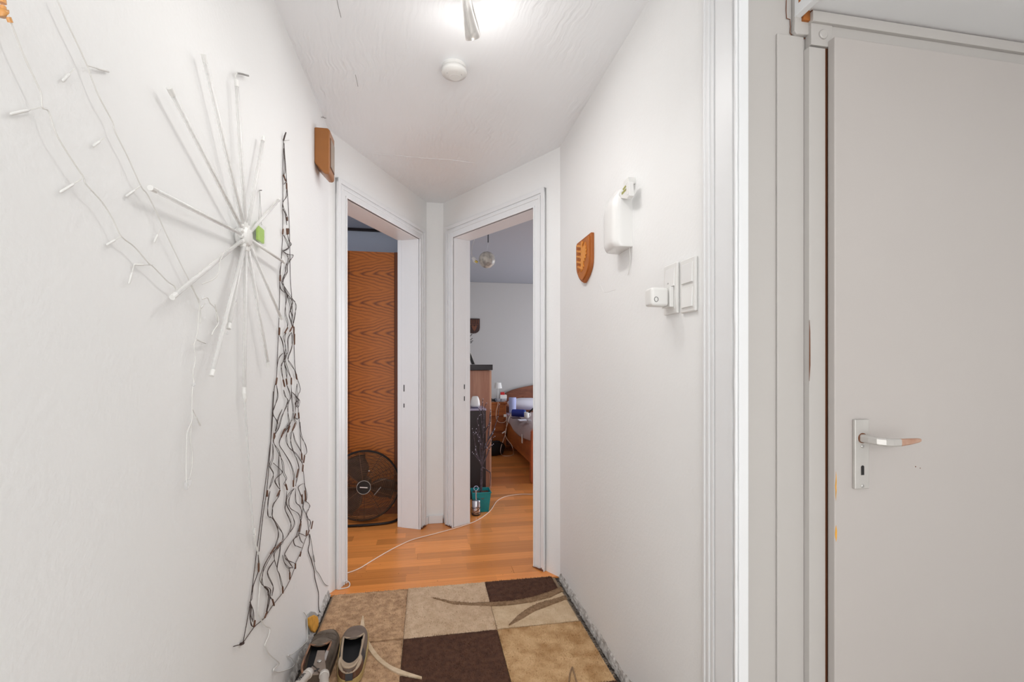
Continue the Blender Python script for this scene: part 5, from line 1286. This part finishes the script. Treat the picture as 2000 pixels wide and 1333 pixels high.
# blanket draped over the near side
vs = []; fs = []; NY_ = 26; NX_ = 14
prof = [(2.6, .530), (1.9, .545), (1.5, .550), (1.3, .548), (1.18, .540), (1.115, .522), (1.072, .487), (1.058, .44)]
for i in range(NY_ + 1):
    y = 4.72 + (6.365 - 4.72) * i / NY_
    t = i / NY_; drop = .0 + .060 * math.sin(PI * min(1, (t) * 1.1)) ** 2 + .03 * (1 - t)
    for k, (x, z) in enumerate(prof):
        zz = z + .008 * noise.noise(Vector((x * 4, y * 4, 1))) - (drop if k >= 6 else 0) * (k - 5) / 2 + .006 * t
        vs.append((x - .006 * math.sin(y * 9) * (k > 4), y, zz))
K = len(prof)
for i in range(NY_):
    for k in range(K - 1): a = i * K + k; fs.append((a, a + 1, a + K + 1, a + K))
o = MB().add(vs, fs).build('blanket', bl, None, smooth=True, solid=.012, subsurf=1); tag(o, 'mauve-grey blanket spread over the bed', 'blanket')
MB().box(1.050, 1.0515, 5.14, 5.20, .33, .43).build('care_tag', M['whitepl2'], o)
pw = MB().add(*blob((1.42, 6.70, .645), (.30, .13, .085), amp=.15, seed=5)).build('pillow', mat('white_pillow', (214, 212, 222), .85), None, smooth=True, weld=True); tag(pw, 'white pillow against the headboard', 'pillow')
# things on the bed
BZ = .562
c = onY(1001, 799, 6.05); c = Z(onY(1001, 799, 6.30).x, 6.30, BZ)
o = thing('paper_roll', c, 'pale lilac cylinder roll standing at the edge of the bed', 'roll')
rz = onY(1001, 777, 6.30).z
MB().lathe([(.048, 0), (.0485, .004), (.051, rz - BZ - .004), (.050, rz - BZ), (.02, rz - BZ)], c, (0, 0, 1), 28).build('roll_body', mat('lilac_paper', (176, 184, 226), .8), o, smooth=True)
MB().lathe([(.019, 0), (.019, .0012)], c + Z(0, 0, rz - BZ), (0, 0, 1), 16).build('core', mat('roll_core', (120, 118, 140), .8), o)
sp_c = onY(1013, 797, 5.75); sp_c = Z(sp_c.x, 5.75, BZ + .048)
o = thing('speaker', sp_c - Z(0, 0, .048), 'dark blue cylindrical speaker lying on the bed', 'speaker')
sx = Vector((1, -.45, -.02)).normalized(); bm_ = mat('blue_mesh_fabric', (22, 40, 130), .6, bump=.5, bscale=300)
MB().lathe([(.040, -.085), (.047, -.080), (.048, .07), (.045, .080)], sp_c, sx, 28).build('barrel', bm_, o, smooth=False, bevel=.003)
MB().lathe([(.043, 0), (.043, .006), (.036, .009)], sp_c + sx * .080, sx, 28).build('end_cap', mat('teal_blue_rubber', (44, 84, 140), .4), o)
MB().lathe([(.022, 0), (.022, .001)], sp_c + sx * .089, sx, 20).build('membrane_logo', mat('pale_teal', (100, 160, 170), .4), o)
def bedbox(name, p0, p1, y, dep, h, m, label, cat, bev=.003, z=BZ):
    a = onY(*p0, y); c = onY(*p1, y)
    return tag(MB().box(min(a.x, c.x), max(a.x, c.x), y, y + dep, z, z + h).build(name, m, bevel=bev), label, cat)
bedbox('tablet', (1001, 806), (1018, 808), 5.55, .12, .010, mat('dark_maroon_case', (66, 46, 52), .4), 'flat dark case lying in front of the blue speaker', 'case')
bedbox('paper_note', (1015, 810), (1032, 815), 5.30, .14, .008, mat('white_paper', (216, 216, 226), .7), 'white papers lying on the blanket', 'papers')
bedbox('adapter', (1031, 811), (1038, 816), 5.24, .06, .022, mat('grey_adapter', (178, 176, 182), .5), 'small light grey power adapter on the blanket', 'adapter', bev=.006)
o = thing('glass_mug', Z(onY(1031, 800, 5.55).x, 5.62, BZ), 'white cup with dark contents behind the grey adapter', 'cup')
MB().lathe([(.026, 0), (.030, .01), (.032, .07), (.029, .07), (.027, .012), (.001, .010)], wloc(o), (0, 0, 1), 20).build('cup_body', M['whitepl2'], o, smooth=True)
MB().lathe([(.026, .040), (.027, .042)], wloc(o), (0, 0, 1), 16).build('contents', M['crack'], o)
MB().tube([wloc(o) + Z(.032 + .018 * math.sin(a), 0, .038 + .02 * math.cos(a)) for a in [PI * k / 8 for k in range(9)]], .004, 6).build('cup_handle', M['whitepl2'], o)
o = MB().tube(spline([onY(1033, 806, 5.5), onY(1040, 800, 5.45), onY(1050, 790, 5.4)], 4), .010, 6).build('dark_strap', M['black'], smooth=True); tag(o, 'dark strap across the bed at the edge of the doorway', 'strap')
# white charging cables
cb_ = [(973, 786, 6.36), (972, 793, 6.36), (969.5, 803, 6.36), (969, 815, 6.36), (972, 823, 6.36), (978, 826, 6.36), (985, 825, 6.36), (989, 820, 6.34), (990, 814, 6.33)]
o = MB().tube(spline([onY(*p) for p in cb_], 6), .0036, 6).build('lamp_cable', M['beigecable'], smooth=True); tag(o, 'white lamp cable looping down the front of the nightstand', 'cable')
MB().box(*sum(((onY(984, 812, 6.33).x, onY(989.5, 812, 6.33).x), (6.325, 6.345), (onY(986, 815, 6.33).z, onY(986, 810, 6.33).z)), ())).build('inline_switch', M['whitepl2'], o, bevel=.003)
cb2 = [(989, 815, 6.30), (989.5, 830, 6.25), (988, 845, 6.2), (984, 858, 6.12), (979, 872, 6.08), (977.5, 882, 6.06)]
cb3 = [onZ(979, 888, .006), onZ(985, 891, .006), onZ(997, 890.5, .006), onZ(1003, 887, .006)]
cb4 = [(1002, 878, 6.0), (998, 868, 6.0), (989, 856, 6.02), (986.5, 845, 6.02), (991, 830, 6.0), (994, 818, 6.0), (999, 808, 6.0), (1005, 802, 5.95)]
o = MB().tube(spline([onY(*p) for p in cb2] + cb3 + [onY(*p) for p in cb4], 6), .0036, 6).build('charging_cable', M['beigecable'], smooth=True); tag(o, 'long white charging cable hanging in a loop from the bed to the floor', 'cable')
MB().tube([onY(981, 847, 6.10), onY(987, 843, 6.08)], .008, 8).build('plug', M['whitepl2'], o)
